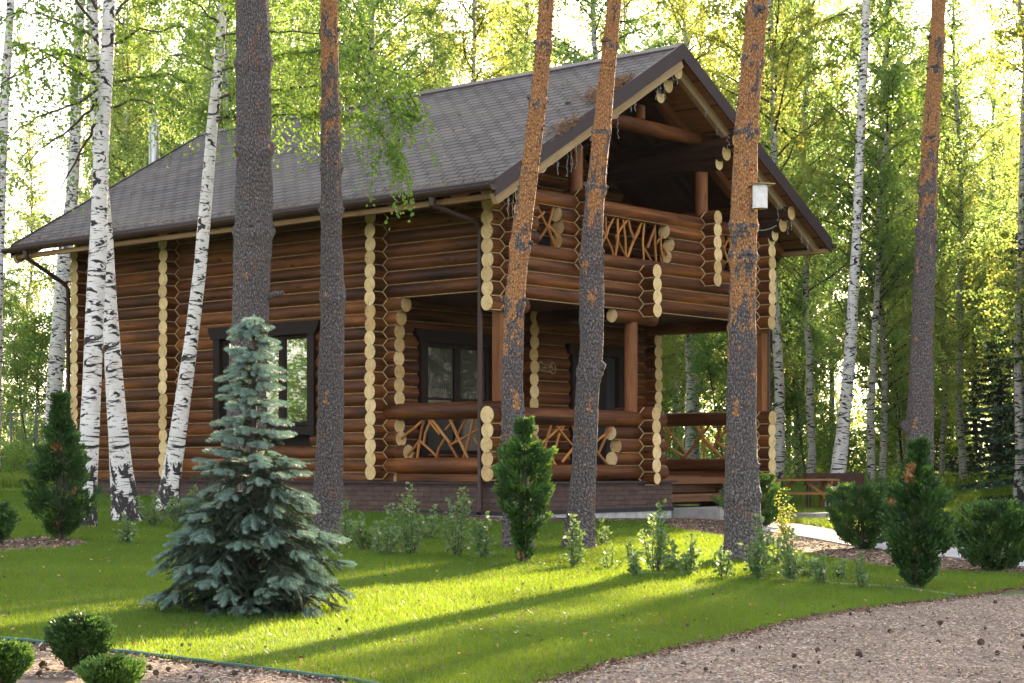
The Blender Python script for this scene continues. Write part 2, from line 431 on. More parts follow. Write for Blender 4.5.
# ------------------------------------------------------------------ mesh builder
class MB:
    def __init__(self):
        self.v, self.f, self.m, self.uv, self.sm = [], [], [], [], []
        self.mats = []

    def mi(self, mat):
        if mat not in self.mats:
            self.mats.append(mat)
        return self.mats.index(mat)

    def face(self, idx, mat, uvs=None, smooth=False):
        self.f.append(idx)
        self.m.append(self.mi(mat))
        self.uv.append(uvs)
        self.sm.append(smooth)

    def quad(self, pts, mat, uvs=None):
        b = len(self.v)
        self.v += [tuple(p) for p in pts]
        self.face(list(range(b, b + len(pts))), mat, uvs)

    def box(self, lo, hi, mat, skip=()):
        x0, y0, z0 = lo
        x1, y1, z1 = hi
        ln = [x1 - x0, y1 - y0, z1 - z0]
        F6 = [((x0, y0, z0), (x1, y0, z0), (x1, y0, z1), (x0, y0, z1), 0, 2), ((x1, y1, z0), (x0, y1, z0), (x0, y1, z1), (x1, y1, z1), 0, 2),
              ((x0, y1, z0), (x0, y0, z0), (x0, y0, z1), (x0, y1, z1), 1, 2), ((x1, y0, z0), (x1, y1, z0), (x1, y1, z1), (x1, y0, z1), 1, 2),
              ((x0, y0, z1), (x1, y0, z1), (x1, y1, z1), (x0, y1, z1), 0, 1), ((x0, y1, z0), (x1, y1, z0), (x1, y0, z0), (x0, y0, z0), 0, 1)]
        off = rnd.random() * 7
        for q in F6:
            a, b = q[4], q[5]
            if mat is not None and mat is not M['brick'] and ln[b] > ln[a]:
                a, b = b, a
            uvs = [(p[a] + (off if mat is not M['brick'] else 0), p[b]) for p in q[:4]]
            self.quad(q[:4], mat, uvs)

    def obox(self, p0, p1, wid, hgt, mat, up=Vector((0, 0, 1))):
        """bar from p0 to p1 of given width (sideways) and height (along up)"""
        p0, p1 = Vector(p0), Vector(p1)
        d = (p1 - p0).normalized()
        s = d.cross(up)
        if s.length < 1e-4:
            s = Vector((1, 0, 0))
        s.normalize()
        n = s.cross(d).normalized()
        L = (p1 - p0).length
        off = rnd.random() * 9
        c = [(-1, -1), (1, -1), (1, 1), (-1, 1)]
        A = [p0 + s * (a * wid / 2) + n * (b * hgt / 2) for a, b in c]
        B = [q + d * L for q in A]
        for i in range(4):
            j = (i + 1) % 4
            self.quad([A[i], A[j], B[j], B[i]], mat, [(off, i * .3), (off, i * .3 + .2), (off + L, i * .3 + .2), (off + L, i * .3)])
        self.quad(A[::-1], mat, [(0, 0), (.1, 0), (.1, .1), (0, .1)])
        self.quad(B, mat, [(0, 0), (.1, 0), (.1, .1), (0, .1)])

    def tube(self, pts, radii, seg, mat, cap0=None, cap1=None, disp=None, uvoff=None, smooth=True, vz=False):
        pts = [Vector(p) for p in pts]
        n = len(pts)
        if not hasattr(radii, '__len__'):
            radii = [radii] * n
        off = rnd.random() * 13 if uvoff is None else uvoff
        base = len(self.v)
        t0 = (pts[1] - pts[0]).normalized()
        ref = Vector((0, 0, 1)) if abs(t0.z) < 0.9 else Vector((1, 0, 0))
        s = t0.cross(ref).normalized()
        L = 0.0
        Ls = []
        for i, p in enumerate(pts):
            if i:
                L += (p - pts[i - 1]).length
            Ls.append(L)
            a = pts[max(0, i - 1)]
            b = pts[min(n - 1, i + 1)]
            d = (b - a).normalized()
            s = (s - d * s.dot(d))
            s.normalize()
            u = d.cross(s)
            for k in range(seg):
                an = 2 * PI * k / seg
                r = radii[i]
                if disp:
                    r *= disp(an, L, i)
                self.v.append(tuple(p + (s * math.cos(an) + u * math.sin(an)) * r))
        R = sum(radii) / n
        circ = 2 * PI * R
        for i in range(n - 1):
            for k in range(seg):
                k2 = (k + 1) % seg
                a = base + i * seg + k
                b = base + i * seg + k2
                c = base + (i + 1) * seg + k2
                d = base + (i + 1) * seg + k
                if vz:
                    u0, u1 = k / seg * circ, (k + 1) / seg * circ
                    uvs = [(u0, Ls[i]), (u1, Ls[i]), (u1, Ls[i + 1]), (u0, Ls[i + 1])]
                else:
                    u0, u1 = k / seg * circ + off, (k + 1) / seg * circ + off
                    uvs = [(Ls[i] + off, u0), (Ls[i] + off, u1), (Ls[i + 1] + off, u1), (Ls[i + 1] + off, u0)]
                self.face([a, b, c, d], mat, uvs, smooth)
        for cap, i, rev in ((cap0, 0, True), (cap1, n - 1, False)):
            if cap is None:
                continue
            ring = [self.v[base + i * seg + k] for k in range(seg)]
            if rev:
                ring = ring[::-1]
            self.quad(ring, cap, [(math.cos(2 * PI * k / seg) * .1, math.sin(2 * PI * k / seg) * .1) for k in range(seg)])

    def mesh(self, name):
        me = bpy.data.meshes.new(name)
        me.from_pydata(self.v, [], self.f)
        for m in self.mats:
            me.materials.append(m)
        me.polygons.foreach_set('material_index', self.m)
        me.polygons.foreach_set('use_smooth', self.sm)
        ul = me.uv_layers.new(name='UVMap')
        flat = []
        for fc, u in zip(self.f, self.uv):
            if u is None:
                flat += [0.0, 0.0] * len(fc)
            else:
                for a, b in u:
                    flat += [a, b]
        ul.data.foreach_set('uv', flat)
        me.update()
        return me

def obj(name, data, parent=None, loc=None):
    if isinstance(data, MB):
        data = data.mesh(name)
    o = bpy.data.objects.new(name, data)
    COL.objects.link(o)
    if parent is not None:
        o.parent = parent
    if loc is not None:
        o.location = loc
    return o

def tag(o, label=None, cat=None, group=None, kind=None):
    if label: o['label'] = label
    if cat: o['category'] = cat
    if group: o['group'] = group
    if kind: o['kind'] = kind
    return o

def thing(name, label, cat, loc=(0, 0, 0), rz=0, group=None):
    o = bpy.data.objects.new(name, None)
    o.empty_display_size = 0.2
    COL.objects.link(o)
    o.location = loc
    o.rotation_euler = (0, 0, rz)
    return tag(o, label, cat, group)

def copy_tree(o, parent=None):
    c = o.copy()
    COL.objects.link(c)
    c.parent = parent
    for ch in [x for x in bpy.data.objects if x.parent == o]:
        copy_tree(ch, c)
    return c

def polys_mesh(name, V, nper, mats, midx=None):
    """V: (N*nper,3) array, faces of nper consecutive vertices"""
    n = len(V) // nper
    me = bpy.data.meshes.new(name)
    me.vertices.add(len(V))
    me.vertices.foreach_set('co', np.ascontiguousarray(V, dtype=np.float32).ravel())
    me.loops.add(len(V))
    me.loops.foreach_set('vertex_index', np.arange(len(V), dtype=np.int32))
    me.polygons.add(n)
    me.polygons.foreach_set('loop_start', np.arange(0, len(V), nper, dtype=np.int32))
    me.polygons.foreach_set('loop_total', np.full(n, nper, dtype=np.int32))
    for m in mats:
        me.materials.append(m)
    if midx is not None:
        me.polygons.foreach_set('material_index', np.ascontiguousarray(midx, dtype=np.int32))
    me.update()
    me.validate()
    return me

def unit(a):
    return a / (np.linalg.norm(a, axis=1, keepdims=True) + 1e-9)

def leaf_verts(C, L, W, axis=None, spread=1.0, normal=None):
    """rhombic leaves at centres C; axis = preferred long direction (N,3)"""
    n = len(C)
    a = rng.normal(size=(n, 3)) * spread
    if axis is not None:
        a = a + axis
    a = unit(a)
    b = rng.normal(size=(n, 3))
    if normal is not None:
        b = np.cross(a, normal + rng.normal(size=(n, 3)) * 0.4)
    else:
        b = np.cross(a, b)
    b = unit(b)
    L = np.broadcast_to(np.asarray(L, float), (n,)) * rng.uniform(0.7, 1.3, n)
    Wd = np.broadcast_to(np.asarray(W, float), (n,)) * rng.uniform(0.7, 1.3, n)
    V = np.empty((n, 4, 3))
    V[:, 0] = C - a * (L / 2)[:, None]
    V[:, 1] = C + b * (Wd / 2)[:, None] - a * (L * 0.08)[:, None]
    V[:, 2] = C + a * (L / 2)[:, None]
    V[:, 3] = C - b * (Wd / 2)[:, None] - a * (L * 0.08)[:, None]
    return V.reshape(-1, 3)

def in_poly(x, y, poly):
    inside = np.zeros(x.shape, bool)
    n = len(poly)
    j = n - 1
    for i in range(n):
        xi, yi = poly[i]
        xj, yj = poly[j]
        cond = ((yi > y) != (yj > y)) & (x < (xj - xi) * (y - yi) / ((yj - yi) if yj != yi else 1e-9) + xi)
        inside ^= cond
        j = i
    return inside

# ------------------------------------------------------------------ ground
gx = [-900, -200, -60, -30, -9, -4, 0, 4, 9, 20, 40, 80, 250, 900]
gy = [-300, -50, -10, 0, 5, 10, 15, 20, 25, 29, 35, 45, 60, 90, 150, 300, 900]
V = [(x, y, float(G(x, y))) for y in gy for x in gx]
nx = len(gx)
Fc = [(j * nx + i, j * nx + i + 1, (j + 1) * nx + i + 1, (j + 1) * nx + i) for j in range(len(gy) - 1) for i in range(nx - 1)]
me = bpy.data.meshes.new('ground')
me.from_pydata(V, [], Fc)
me.materials.append(M['forest_floor'])
tag(obj('ground', me), kind='structure')

def clip(poly, a, b, c):
    out = []
    for i in range(len(poly)):
        p, q = poly[i], poly[(i + 1) % len(poly)]
        dp, dq = a * p[0] + b * p[1] - c, a * q[0] + b * q[1] - c
        if dp >= 0:
            out.append(p)
        if (dp >= 0) != (dq >= 0):
            t = dp / (dp - dq)
            out.append((p[0] + (q[0] - p[0]) * t, p[1] + (q[1] - p[1]) * t))
    return out

def sheet(name, poly, lift, mat, thick=0.0):
    """a flat area lying on the ground, split where the ground folds"""
    from mathutils.geometry import tessellate_polygon
    mb = MB()
    for yb in ((0, 1, 29.0), (0, -1, -29.0)):
        p1 = clip(poly, *yb)
        for xb in (((1, 0, 9.0),), ((-1, 0, -9.0), (1, 0, -9.0)), ((-1, 0, 9.0),)):
            p2 = p1
            for c in xb:
                if len(p2) >= 3:
                    p2 = clip(p2, *c)
            if len(p2) < 3:
                continue
            pts = [(x, y, float(G(x, y)) + lift) for x, y in p2]
            for tri in tessellate_polygon([[Vector((x, y, 0)) for x, y, z in pts]]):
                a, b, c = [Vector(pts[i]) for i in tri]
                if (b - a).cross(c - a).z < 0:
                    b, c = c, b
                mb.quad([a, b, c], mat, [(a.x, a.y), (b.x, b.y), (c.x, c.y)])
    if thick:
        n = len(poly)
        for i in range(n):
            p, q = poly[i], poly[(i + 1) % n]
            zp, zq = float(G(*p)) + lift, float(G(*q)) + lift
            mb.quad([(p[0], p[1], zp - thick), (q[0], q[1], zq - thick), (q[0], q[1], zq), (p[0], p[1], zp)], mat)
    return obj(name, mb)

gravel_poly = [(-15, -8), (16, -8), (16, 18.5), (-15, 13.5)]
tag(sheet('gravel_yard', gravel_poly, 0.004, M['gravel']), kind='structure')
lawn_px_front = [(-60, 637), (0, 643), (60, 647), (100, 652), (170, 661), (260, 672), (330, 681), (360, 700), (480, 708), (545, 684), (600, 667), (640, 658),
                 (720, 640), (800, 620), (880, 607), (965, 598), (1000, 592), (1060, 586)]
lawn_px_back = [(1060, 577), (960, 573), (905, 570), (860, 565), (810, 556), (770, 546), (720, 537), (675, 530)]
fine = []
pp = [gp(*p) for p in lawn_px_front]
for a, b in zip(pp[:-1], pp[1:]):
    n = max(1, int(math.hypot(b[0] - a[0], b[1] - a[1]) / 0.15))
    for i in range(n):
        t = i / n
        j = 0.035
        fine.append((a[0] + (b[0] - a[0]) * t + rnd.uniform(-j, j), a[1] + (b[1] - a[1]) * t + rnd.uniform(-j, j)))
fine.append(pp[-1])
lawn_poly = fine + [gp(*p) for p in lawn_px_back] + [(2.2, 30.5), (-0.2, 28.0), (-9.5, 36.5), (-14, 36.5), (-14, 14.2)]
tag(sheet('lawn', lawn_poly, 0.008, M['turf']), kind='structure')
mulch_poly = [gp(*p) for p in [(675, 530), (720, 537), (770, 546), (810, 556), (860, 565), (905, 570), (960, 573), (1060, 577), (1100, 572), (1030, 556), (960, 548), (900, 541), (850, 534), (800, 524), (735, 518), (660, 520)]]
tag(sheet('mulch_bed', mulch_poly, 0.012, M['mulch']), kind='structure')
left_bed = [gp(*p) for p in [(-60, 543), (0, 541), (40, 538), (75, 540), (92, 544), (70, 550), (20, 553), (-60, 556)]]
tag(sheet('mulch_bed', left_bed, 0.012, M['mulch']), kind='structure')
path_poly = [gp(*p) for p in [(728, 518), (800, 526), (850, 536), (900, 543), (960, 549), (1000, 555), (1120, 566), (1120, 580), (1000, 566), (960, 560), (905, 554), (850, 547), (790, 536), (728, 527)]]
tag(sheet('paved_path', path_poly, 0.03, M['paving'], 0.03), kind='structure')
bare_poly = [(1.2, 29.4), (3.3, 31.6), (4.4, 32.6), (4.6, 31.4), (2.3, 29.0), (-0.2, 27.2), (-3.6, 29.9), (-6.4, 32.5), (-6.1, 32.9)]
tag(sheet('soil_strip', bare_poly, 0.016, M['mulch']), kind='structure')

# ------------------------------------------------------------------ house frame
HO = Vector((-0.16, 28.9, 0.0))
HA = math.radians(49.1)
hc, hs_ = math.cos(HA), math.sin(HA)
def HW(u, v, z=0.0):
    return Vector((HO.x + u * hc - v * hs_, HO.y + u * hs_ + v * hc, z))

house = thing('log_house', 'two storey brown log house with dark shingle roof and open gable balcony', 'house', HO, HA)
Z0, SP, LR = 0.53, 0.2245, 0.1262
U1, V1, V2, V3 = 7.32, 2.62, 8.12, 10.9
def vz(i): return Z0 + SP * i
def uz(i): return Z0 + SP * (i + 0.5)
EW, PK, OV = 1.19, 7.96, 0.9
EZ = 5.08
UP = U1 / 2
SL = (PK - EZ) / (UP + EW)
def roofz(u):
    return EZ + (min(u, U1 - u) + EW) * SL

def logs(mb, ax, c, z, spans, r=LR, mat=None, e0=True, e1=True, rope=0, rope_lo=True):
    """a horizontal log along ax ('u' or 'v') at cross position c; rope = list of sides (+1/-1) where a rope runs below"""
    mat = mat or M['log']
    for a, b in spans:
        a2, b2 = a + rnd.uniform(-.012, .012), b + rnd.uniform(-.012, .012)
        rr = r * rnd.uniform(0.985, 1.015)
        n = max(2, int((b2 - a2) / 1.2) + 1)
        pts = []
        for k in range(n):
            q = a2 + (b2 - a2) * k / (n - 1)
            pts.append((q, c, z) if ax == 'u' else (c, q, z))
        mb.tube(pts, rr, 18, mat, M['end'] if e0 else mat, M['end'] if e1 else mat)
        if rope and rope_lo:
            for sd_ in rope:
                o_ = sd_ * 0.070
                zz = z - SP / 2
                aa, bb = a2 + .02, b2 - .02
                p = [(aa, c + o_, zz), (bb, c + o_, zz)] if ax == 'u' else [(c + o_, aa, zz), (c + o_, bb, zz)]
                mb.tube(p, 0.0105, 6, M['rope_dark'])

def zigzag(mb, ax, stubc, wallc, side, zs, sides=(-1, 1)):
    """rope where a stub (axis ax, at cross position stubc) leaves the wall whose logs run the other way at wallc.
    side = direction of protrusion (-1: towards negative)"""
    r = LR
    for z in zs:
        for s in sides:
            pts = []
            for k in range(9):
                zz = z - SP / 2 + SP * k / 8
                ws = math.sqrt(max(r * r - (zz - z) ** 2, 1e-5))
                near = z + SP / 2 if zz > z else z - SP / 2
                ww = math.sqrt(max(r * r - (zz - near) ** 2, 1e-5))
                a = wallc + side * (ww + .004)
                b = stubc + s * (ws + .004)
                pts.append((a, b, zz) if ax == 'u' else (b, a, zz))
            mb.tube(pts, 0.0115, 5, M['rope'])
        # rope along the gap below the stub
        for s in sides:
            p0, p1 = wallc + side * 0.10, wallc + side * 0.35
            b = stubc + s * 0.073
            q = [(p0, b, z - SP / 2), (p1, b, z - SP / 2)] if ax == 'u' else [(b, p0, z - SP / 2), (b, p1, z - SP / 2)]
            mb.tube(q, 0.011, 5, M['rope'])

ST = 0.36
WALL_TOP_V = 21
# --- left wall (logs along v at u = 0)
WV0, WV1, WZ0, WZ1 = 4.35, 6.75, 1.22, 3.12     # window opening
mb = MB()
for i in range(0, 23):
    z = vz(i)
    if i < 14:
        a = V1 - 0.33 + (0.0 if i < 12 else -0.06 * (i - 11) ** 1.5)
        b = V3 + ST
        if WZ0 - .05 < z < WZ1 + .05:
            sp = [(a, WV0), (WV1, b)]
        else:
            sp = [(a, b)]
    else:
        sp = [(-ST - 0.01, V3 + ST)]
    logs(mb, 'v', 0.0, z, sp, rope=(-1,))
obj('log_wall', mb, house)
# --- right wall
mb = MB()
for i in range(0, 23):
    a = -ST if i >= 13 else V1 - 0.33
    logs(mb, 'v', U1, vz(i), [(a, V3 + ST)], rope=(-1,))
obj('log_wall', mb, house)
# --- cross wall behind the porch (logs along u at v = V1)
DO = (4.95, 6.30, 0.4, 2.85)
PW = (0.85, 2.55, 0.95, 2.98)
mb = MB()
for i in range(0, 36):
    z = uz(i)
    if z > PK - .45:
        break
    if z < 5.1:
        lo, hi = -ST, U1 + ST
    else:
        lo = max(0.0, (z + .28 - EZ) / SL - EW)
        hi = U1 - lo
    cuts = []
    if DO[2] < z < DO[3] + .05: cuts.append(DO[:2])
    if PW[2] - .05 < z < PW[3] + .05: cuts.append(PW[:2])
    if uz(14) < z < 5.0: cuts.append((2.6, 4.9))
    cuts.sort()
    sp, cur = [], lo
    for c0, c1 in cuts:
        sp.append((cur, c0)); cur = c1
    sp.append((cur, hi))
    logs(mb, 'u', V1, z, sp, rope=(-1,))
zigzag(mb, 'u', V1, 0.0, -1, [uz(i) for i in range(0, 21)])
# interior partition whose log ends stick out into the porch
for i in range(1, 14):
    logs(mb, 'v', 3.5, vz(i), [(V1 - 0.34, V1 + .3)])
obj('log_wall', mb, house)
# --- inner cross wall seen only as the log ends on the left wall, and rear wall
mb = MB()
for i in range(0, 21):
    logs(mb, 'u', V2, uz(i), [(-ST, 0.3)])
zigzag(mb, 'u', V2, 0.0, -1, [uz(i) for i in range(0, 21)])
obj('log_wall', mb, house)
mb = MB()
for i in range(0, 36):
    z = uz(i)
    if z > PK - .45: break
    if z < 5.1:
        lo, hi = -ST, U1 + ST
    else:
        lo = max(0.0, (z + .28 - EZ) / SL - EW)
        hi = U1 - lo
    logs(mb, 'u', V3, z, [(lo, hi)])
zigzag(mb, 'u', V3, 0.0, -1, [uz(i) for i in range(0, 21)], (-1,))
obj('log_wall', mb, house)

# --- facade, upper part (balcony wall)
mb = MB()
UA, UB, UC = 1.88, 3.66, 5.52
for i in range(13, 21):
    z = uz(i)
    if i <= 16:
        sp = [(-ST, U1 + ST)]
    elif i <= 19:
        d = (0.0, 0.10, -0.04)[i - 17]
        sp = [(-ST, 0.78), (1.36 + d * .5, 2.42), (4.42 + d, 6.10), (6.95, U1 + ST)]
    else:
        sp = [(-ST, U1 + ST)]
    logs(mb, 'u', 0.0, z, sp, r=LR * (1.08 if i == 20 else 1), rope=(-1,))
logs(mb, 'u', 0.0, uz(12), [(-ST, 0.55)])
zigzag(mb, 'u', 0.0, 0.0, -1, [uz(i) for i in range(12, 21)])
# stubs of logs running back through the facade
for i in range(14, 22):
    pass
zigzag(mb, 'v', 0.0, 0.0, -1, [vz(i) for i in range(14, 22)])
for i in range(16, 22):
    logs(mb, 'v', UA, vz(i), [(-ST, 0.35)])
    logs(mb, 'v', UC, vz(i), [(-ST, 0.35)])
zigzag(mb, 'v', UA, 0.0, -1, [vz(i) for i in range(16, 22)])
zigzag(mb, 'v', UC, 0.0, -1, [vz(i) for i in range(16, 22)])
for i in range(13, 17):
    logs(mb, 'v', UB, vz(i), [(-ST - .02, V1)], mat=M['log'])
zigzag(mb, 'v', UB, 0.0, -1, [vz(i) for i in range(13, 17)])
zigzag(mb, 'v', U1, 0.0, -1, [vz(i) for i in range(13, 22)])
logs(mb, 'u', 0.0, uz(12) - .01, [(2.85, 4.05)], r=LR * .95)
logs(mb, 'u', 0.0, uz(12) - .01, [(6.5, 7.6)], r=LR * .95)
obj('log_wall', mb, house)
# --- facade, lower part: porch parapet
mb = MB()
logs(mb, 'u', 0.0, uz(0), [(-ST, 4.32)], r=0.134)
for i, d in ((1, 0.0), (2, 0.05), (3, -0.02)):
    logs(mb, 'u', 0.0, uz(i), [(-ST, 0.60 - d), (2.86 + d * 2, 4.32 - .03 * i)], rope=(-1,))
logs(mb, 'u', 0.0, uz(4) + .02, [(-ST, 4.28)], r=0.142)
zigzag(mb, 'u', 0.0, 0.0, -1, [uz(i) for i in range(0, 5)])
for i in range(0, 6):
    logs(mb, 'v', UB, vz(i), [(-ST, 0.5)], r=LR if i else .1)
zigzag(mb, 'v', UB, 0.0, -1, [vz(i) for i in range(0, 6)])
zigzag(mb, 'v', 0.0, 0.0, -1, [vz(i) for i in range(0, 6)])
obj('porch_parapet', mb, house)
# left side parapet (v direction)
mb = MB()
mb.box((-0.05, -ST + .1, .50), (0.09, V1, .62), M['log'])
logs(mb, 'v', 0.0, vz(1), [(-ST, V1)], r=0.135)
for i, d in ((2, -.16), (3, 0.0), (4, .05)):
    logs(mb, 'v', 0.0, vz(i), [(-ST, 0.42), (V1 - .38 + d, V1)], rope=(-1,))
logs(mb, 'v', 0.0, vz(5), [(-ST, V1)], r=0.142)
obj('porch_parapet', mb, house)
# right side parapet
mb = MB()
for i in range(0, 6):
    if i in (0, 1, 5):
        sp = [(-ST, V1)]
    else:
        sp = [(-ST, 0.45), (V1 - .4, V1)]
    logs(mb, 'v', U1, vz(i), sp, r=.135 if i in (1, 5) else LR)
    if i < 5:
        logs(mb, 'u', 0.0, uz(i), [(6.85, U1 + ST)])
zigzag(mb, 'v', U1, 0.0, -1, [vz(i) for i in range(0, 6)])
obj('porch_parapet', mb, house)

# --- lattice of crossed branches in the openings
def lattice(ax, c, a, b, z0, z1, segs, mat=None, rad=None):
    mb = MB()
    for (x0, y0, x1, y1) in segs:
        p = []
        r0 = rad or rnd.uniform(.021, .027)
        for (x, y) in ((x0, y0), ((x0 + x1) / 2 + rnd.uniform(-.012, .012), (y0 + y1) / 2 + rnd.uniform(-.012, .012)), (x1, y1)):
            q = a + (b - a) * x
            zz = z0 + (z1 - z0) * y
            cc = c + rnd.uniform(-.02, .02)
            p.append((q, cc, zz) if ax == 'u' else (cc, q, zz))
        mb.tube(p, [r0, r0 * .95, r0 * .85], 8, mat or M['lattice'], M['lattice'], M['lattice'])
    return obj('railing_lattice', mb, house)

lat_wide = [(0.02, .02, .14, .5), (0, .95, .14, .45), (.12, 1, .14, .45), (.14, .45, .24, 0), (.14, .45, .24, 1), (.29, 1, .27, 0), (.27, .5, .42, 1),
            (.27, .5, .40, 0), (.40, 0, .36, 1), (.43, 1, .52, .5), (.43, 0, .62, 1), (.52, .5, .60, .9), (.66, 1, .64, 0), (.64, .4, .76, 0), (.70, .35, .80, .9),
            (.80, 1, .82, .0), (.82, .5, .92, .7), (.92, .0, .88, .8), (.92, .5, 1, .1)]
lattice('u', 0, 2.40, 4.5, uz(16) + LR - .02, uz(20) - LR, lat_wide)
lattice('u', 0, 0.78, 1.42, uz(16) + LR - .02, uz(20) - LR, [(.1, 1, .55, .5), (.75, 1, .55, .5), (.55, .5, .05, 0), (.55, .5, .9, 0), (.0, .6, .45, .85), (.6, .55, 1, .2)])
lattice('u', 0, 6.1, 6.95, uz(16) + LR - .02, uz(20) - LR, [(0, .3, .3, .9), (.3, 1, .6, .3), (.1, .2, .6, .5), (.6, .5, 1, 0), (.6, .3, .8, 1), (0, 1, .5, 0)])
lat_low = [(0, .95, .17, .5), (.17, .5, .42, 1), (.28, 1, .17, 0), (.17, .5, .03, 0), (.20, .45, .34, 0), (.34, .95, .62, .30), (.44, 1, .33, .45), (.62, .30, .60, 0),
           (.52, 1, .64, .3), (.40, .1, .70, .95), (.62, .35, .80, .6), (.80, 1, .66, 0), (.80, .6, .98, .9), (.78, .4, .95, 0), (.95, 1, .83, .3)]
lattice('u', 0, 0.55, 2.9, uz(0) + .10, uz(4) - .10, lat_low)
lat_side = [(1, .5, .80, .78), (.8, .78, .70, 1), (.70, 1, .76, .45), (.76, .45, .95, .0), (.76, .45, .80, 0), (.76, .45, .52, .0), (.62, 1, .40, .4), (.40, .4, .30, 0),
            (.62, .9, .72, .35), (.52, .6, .64, .95), (.40, 1, .16, 0), (.38, .35, .0, .75), (.10, 1, .24, 0), (.20, .95, .34, .4), (.45, .7, .33, 1), (.10, .5, 0, .2), (.56, 0, .46, .5)]
lattice('v', 0, 0.40, V1 - .36, vz(1) + .10, vz(5) - .10, lat_side)
lattice('v', U1, 0.45, V1 - .4, vz(1) + .10, vz(5) - .10, [(1, .5, .7, .1), (.95, 1, .6, 0), (.85, .9, .95, .3), (.7, 0, .35, 1), (.55, 1, .35, .3), (.45, 1, .42, 0), (.42, .6, .15, 0), (.2, 1, .3, .2), (.1, 1, .25, .5), (.25, .5, 0, .1)], None, .03)

# --- posts
def post(u, v, z0, z1, mat, r=.115, square=False):
    mb = MB()
    if square:
        mb.box((u - r, v - r, z0), (u + r, v + r, z1), mat)
    else:
        mb.tube([(u, v, z0), (u + .004, v, (z0 + z1) / 2), (u, v, z1)], r, 16, mat, mat, mat)
    return obj('post', mb, house)
post(0.06, 0.10, vz(5) + .12, vz(14) - .1, M['beam'], .085, True)
post(3.42, 0.02, uz(4) + .14, uz(12) - .1, M['beam'])
post(U1 + .14, 0.0, vz(5) + .12, vz(13) - .1, M['beam'], .10, True)
post(UA, 0.0, uz(20) + .1, 6.58, M['beam'], .115)
post(UC, 0.0, uz(20) + .1, 6.58, M['beam'], .115)
# king post and collar beam
mb = MB(); mb.tube([(UP, 0, 6.8), (UP, 0, 7.42)], .09, 14, M['beam'], M['beam'], M['beam'])
obj('king_post', mb, house)
mb = MB()
logs(mb, 'u', 0.0, 6.68, [(1.65, 5.67)], r=.125, e0=False, e1=False)
obj('collar_beam', mb, house)
# purlins with carved pale ends
def purlin(u, z, tip=-0.80, r=.13, back=V3 + .3, low=True):
    mb = MB()
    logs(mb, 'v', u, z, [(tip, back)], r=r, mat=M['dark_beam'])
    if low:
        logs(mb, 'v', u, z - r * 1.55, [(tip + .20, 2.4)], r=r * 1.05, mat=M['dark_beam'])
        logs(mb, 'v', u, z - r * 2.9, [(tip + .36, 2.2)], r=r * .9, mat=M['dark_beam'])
    obj('purlin', mb, house)
purlin(UP, 7.52)
purlin(1.88, 6.58)
purlin(UC - .06, 6.58)
purlin(0.02, 5.47)
purlin(U1 - .02, 5.47)
# rafters seen under the open gable
for v in (0.15, 1.0, 1.85):
    for s in (0, 1):
        mb = MB()
        u0, u1 = (-EW + .1, UP) if s == 0 else (U1 + EW - .1, UP)
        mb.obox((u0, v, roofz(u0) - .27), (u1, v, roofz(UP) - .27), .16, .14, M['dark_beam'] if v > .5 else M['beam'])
        obj('rafter', mb, house)
# balcony and porch floors, box coloured dark for the unlit room behind
mb = MB()
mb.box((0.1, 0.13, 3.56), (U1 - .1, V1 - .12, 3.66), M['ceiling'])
mb.box((0.1, 0.13, 0.42), (U1 - .1, V1 - .12, 0.53), M['tread'])
obj('floor_deck', mb, house)
mb = MB()
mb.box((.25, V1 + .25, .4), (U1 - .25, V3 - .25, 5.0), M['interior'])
mb.box((2.5, V1 - .02, uz(14)), (5.0, V1 + .02, 5.0), M['frame'])  # dark sheet stands in for the unlit opening behind the balcony
obj('dark_room_box', mb, house)

mb = MB()
for sg in (0, 1):
    a, b = (0.12, UP) if sg == 0 else (U1 - .12, UP)
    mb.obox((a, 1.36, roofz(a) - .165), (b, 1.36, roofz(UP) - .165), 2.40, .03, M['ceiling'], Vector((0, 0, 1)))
obj('ceiling_boards', mb, house)
# --- roof
mb = MB()
TH = 0.11
va, vb = -OV, V3 + 0.87
for s in (0, 1):
    def U(u): return u if s == 0 else U1 - u
    e, p = -EW, UP
    L = math.hypot(p - e, PK - EZ)
    top = [(U(e), va, EZ), (U(p), va, PK), (U(p), vb, PK), (U(e), vb, EZ)]
    uvs = [(va, L), (va, 0), (vb, 0), (vb, L)]
    if s == 0:
        top = top[::-1]; uvs = uvs[::-1]
    # split the big sheet so that it can sag a little
    mb.quad(top, M['roof'], uvs)
    bot = [(a, b, c - TH) for a, b, c in top][::-1]
    mb.quad(bot, M['soffit'], [(q[1], math.hypot(q[0], q[2])) for q in bot])
    mb.quad([(U(e), va, EZ - TH), (U(e), vb, EZ - TH), (U(e), vb, EZ), (U(e), va, EZ)], M['metal'])
    for vv in (va, vb):
        mb.quad([(U(e), vv, EZ - TH), (U(p), vv, PK - TH), (U(p), vv, PK), (U(e), vv, EZ)], M['metal'])
roof = obj('roof', mb, house)
mb = MB()
for s in (0, 1):
    sg = 1 if s == 0 else -1
    mb.quad([(UP, va - .01, PK + .035), (UP - sg * .17, va - .01, PK + .035 - .17 * SL), (UP - sg * .17, vb + .01, PK + .035 - .17 * SL), (UP, vb + .01, PK + .035)], M['metal'])
    mb.quad([(UP - sg * .17, va - .01, PK + .035 - .17 * SL), (UP - sg * .17, va - .01, PK - .17 * SL), (UP - sg * .17, vb + .01, PK - .17 * SL), (UP - sg * .17, vb + .01, PK + .035 - .17 * SL)], M['metal'])
    mb.quad([(UP, va - .01, PK + .035), (UP, va - .01, PK - .01), (UP - sg * .17, va - .01, PK - .17 * SL), (UP - sg * .17, va - .01, PK + .035 - .17 * SL)], M['metal'])
obj('ridge_cap', mb, roof)
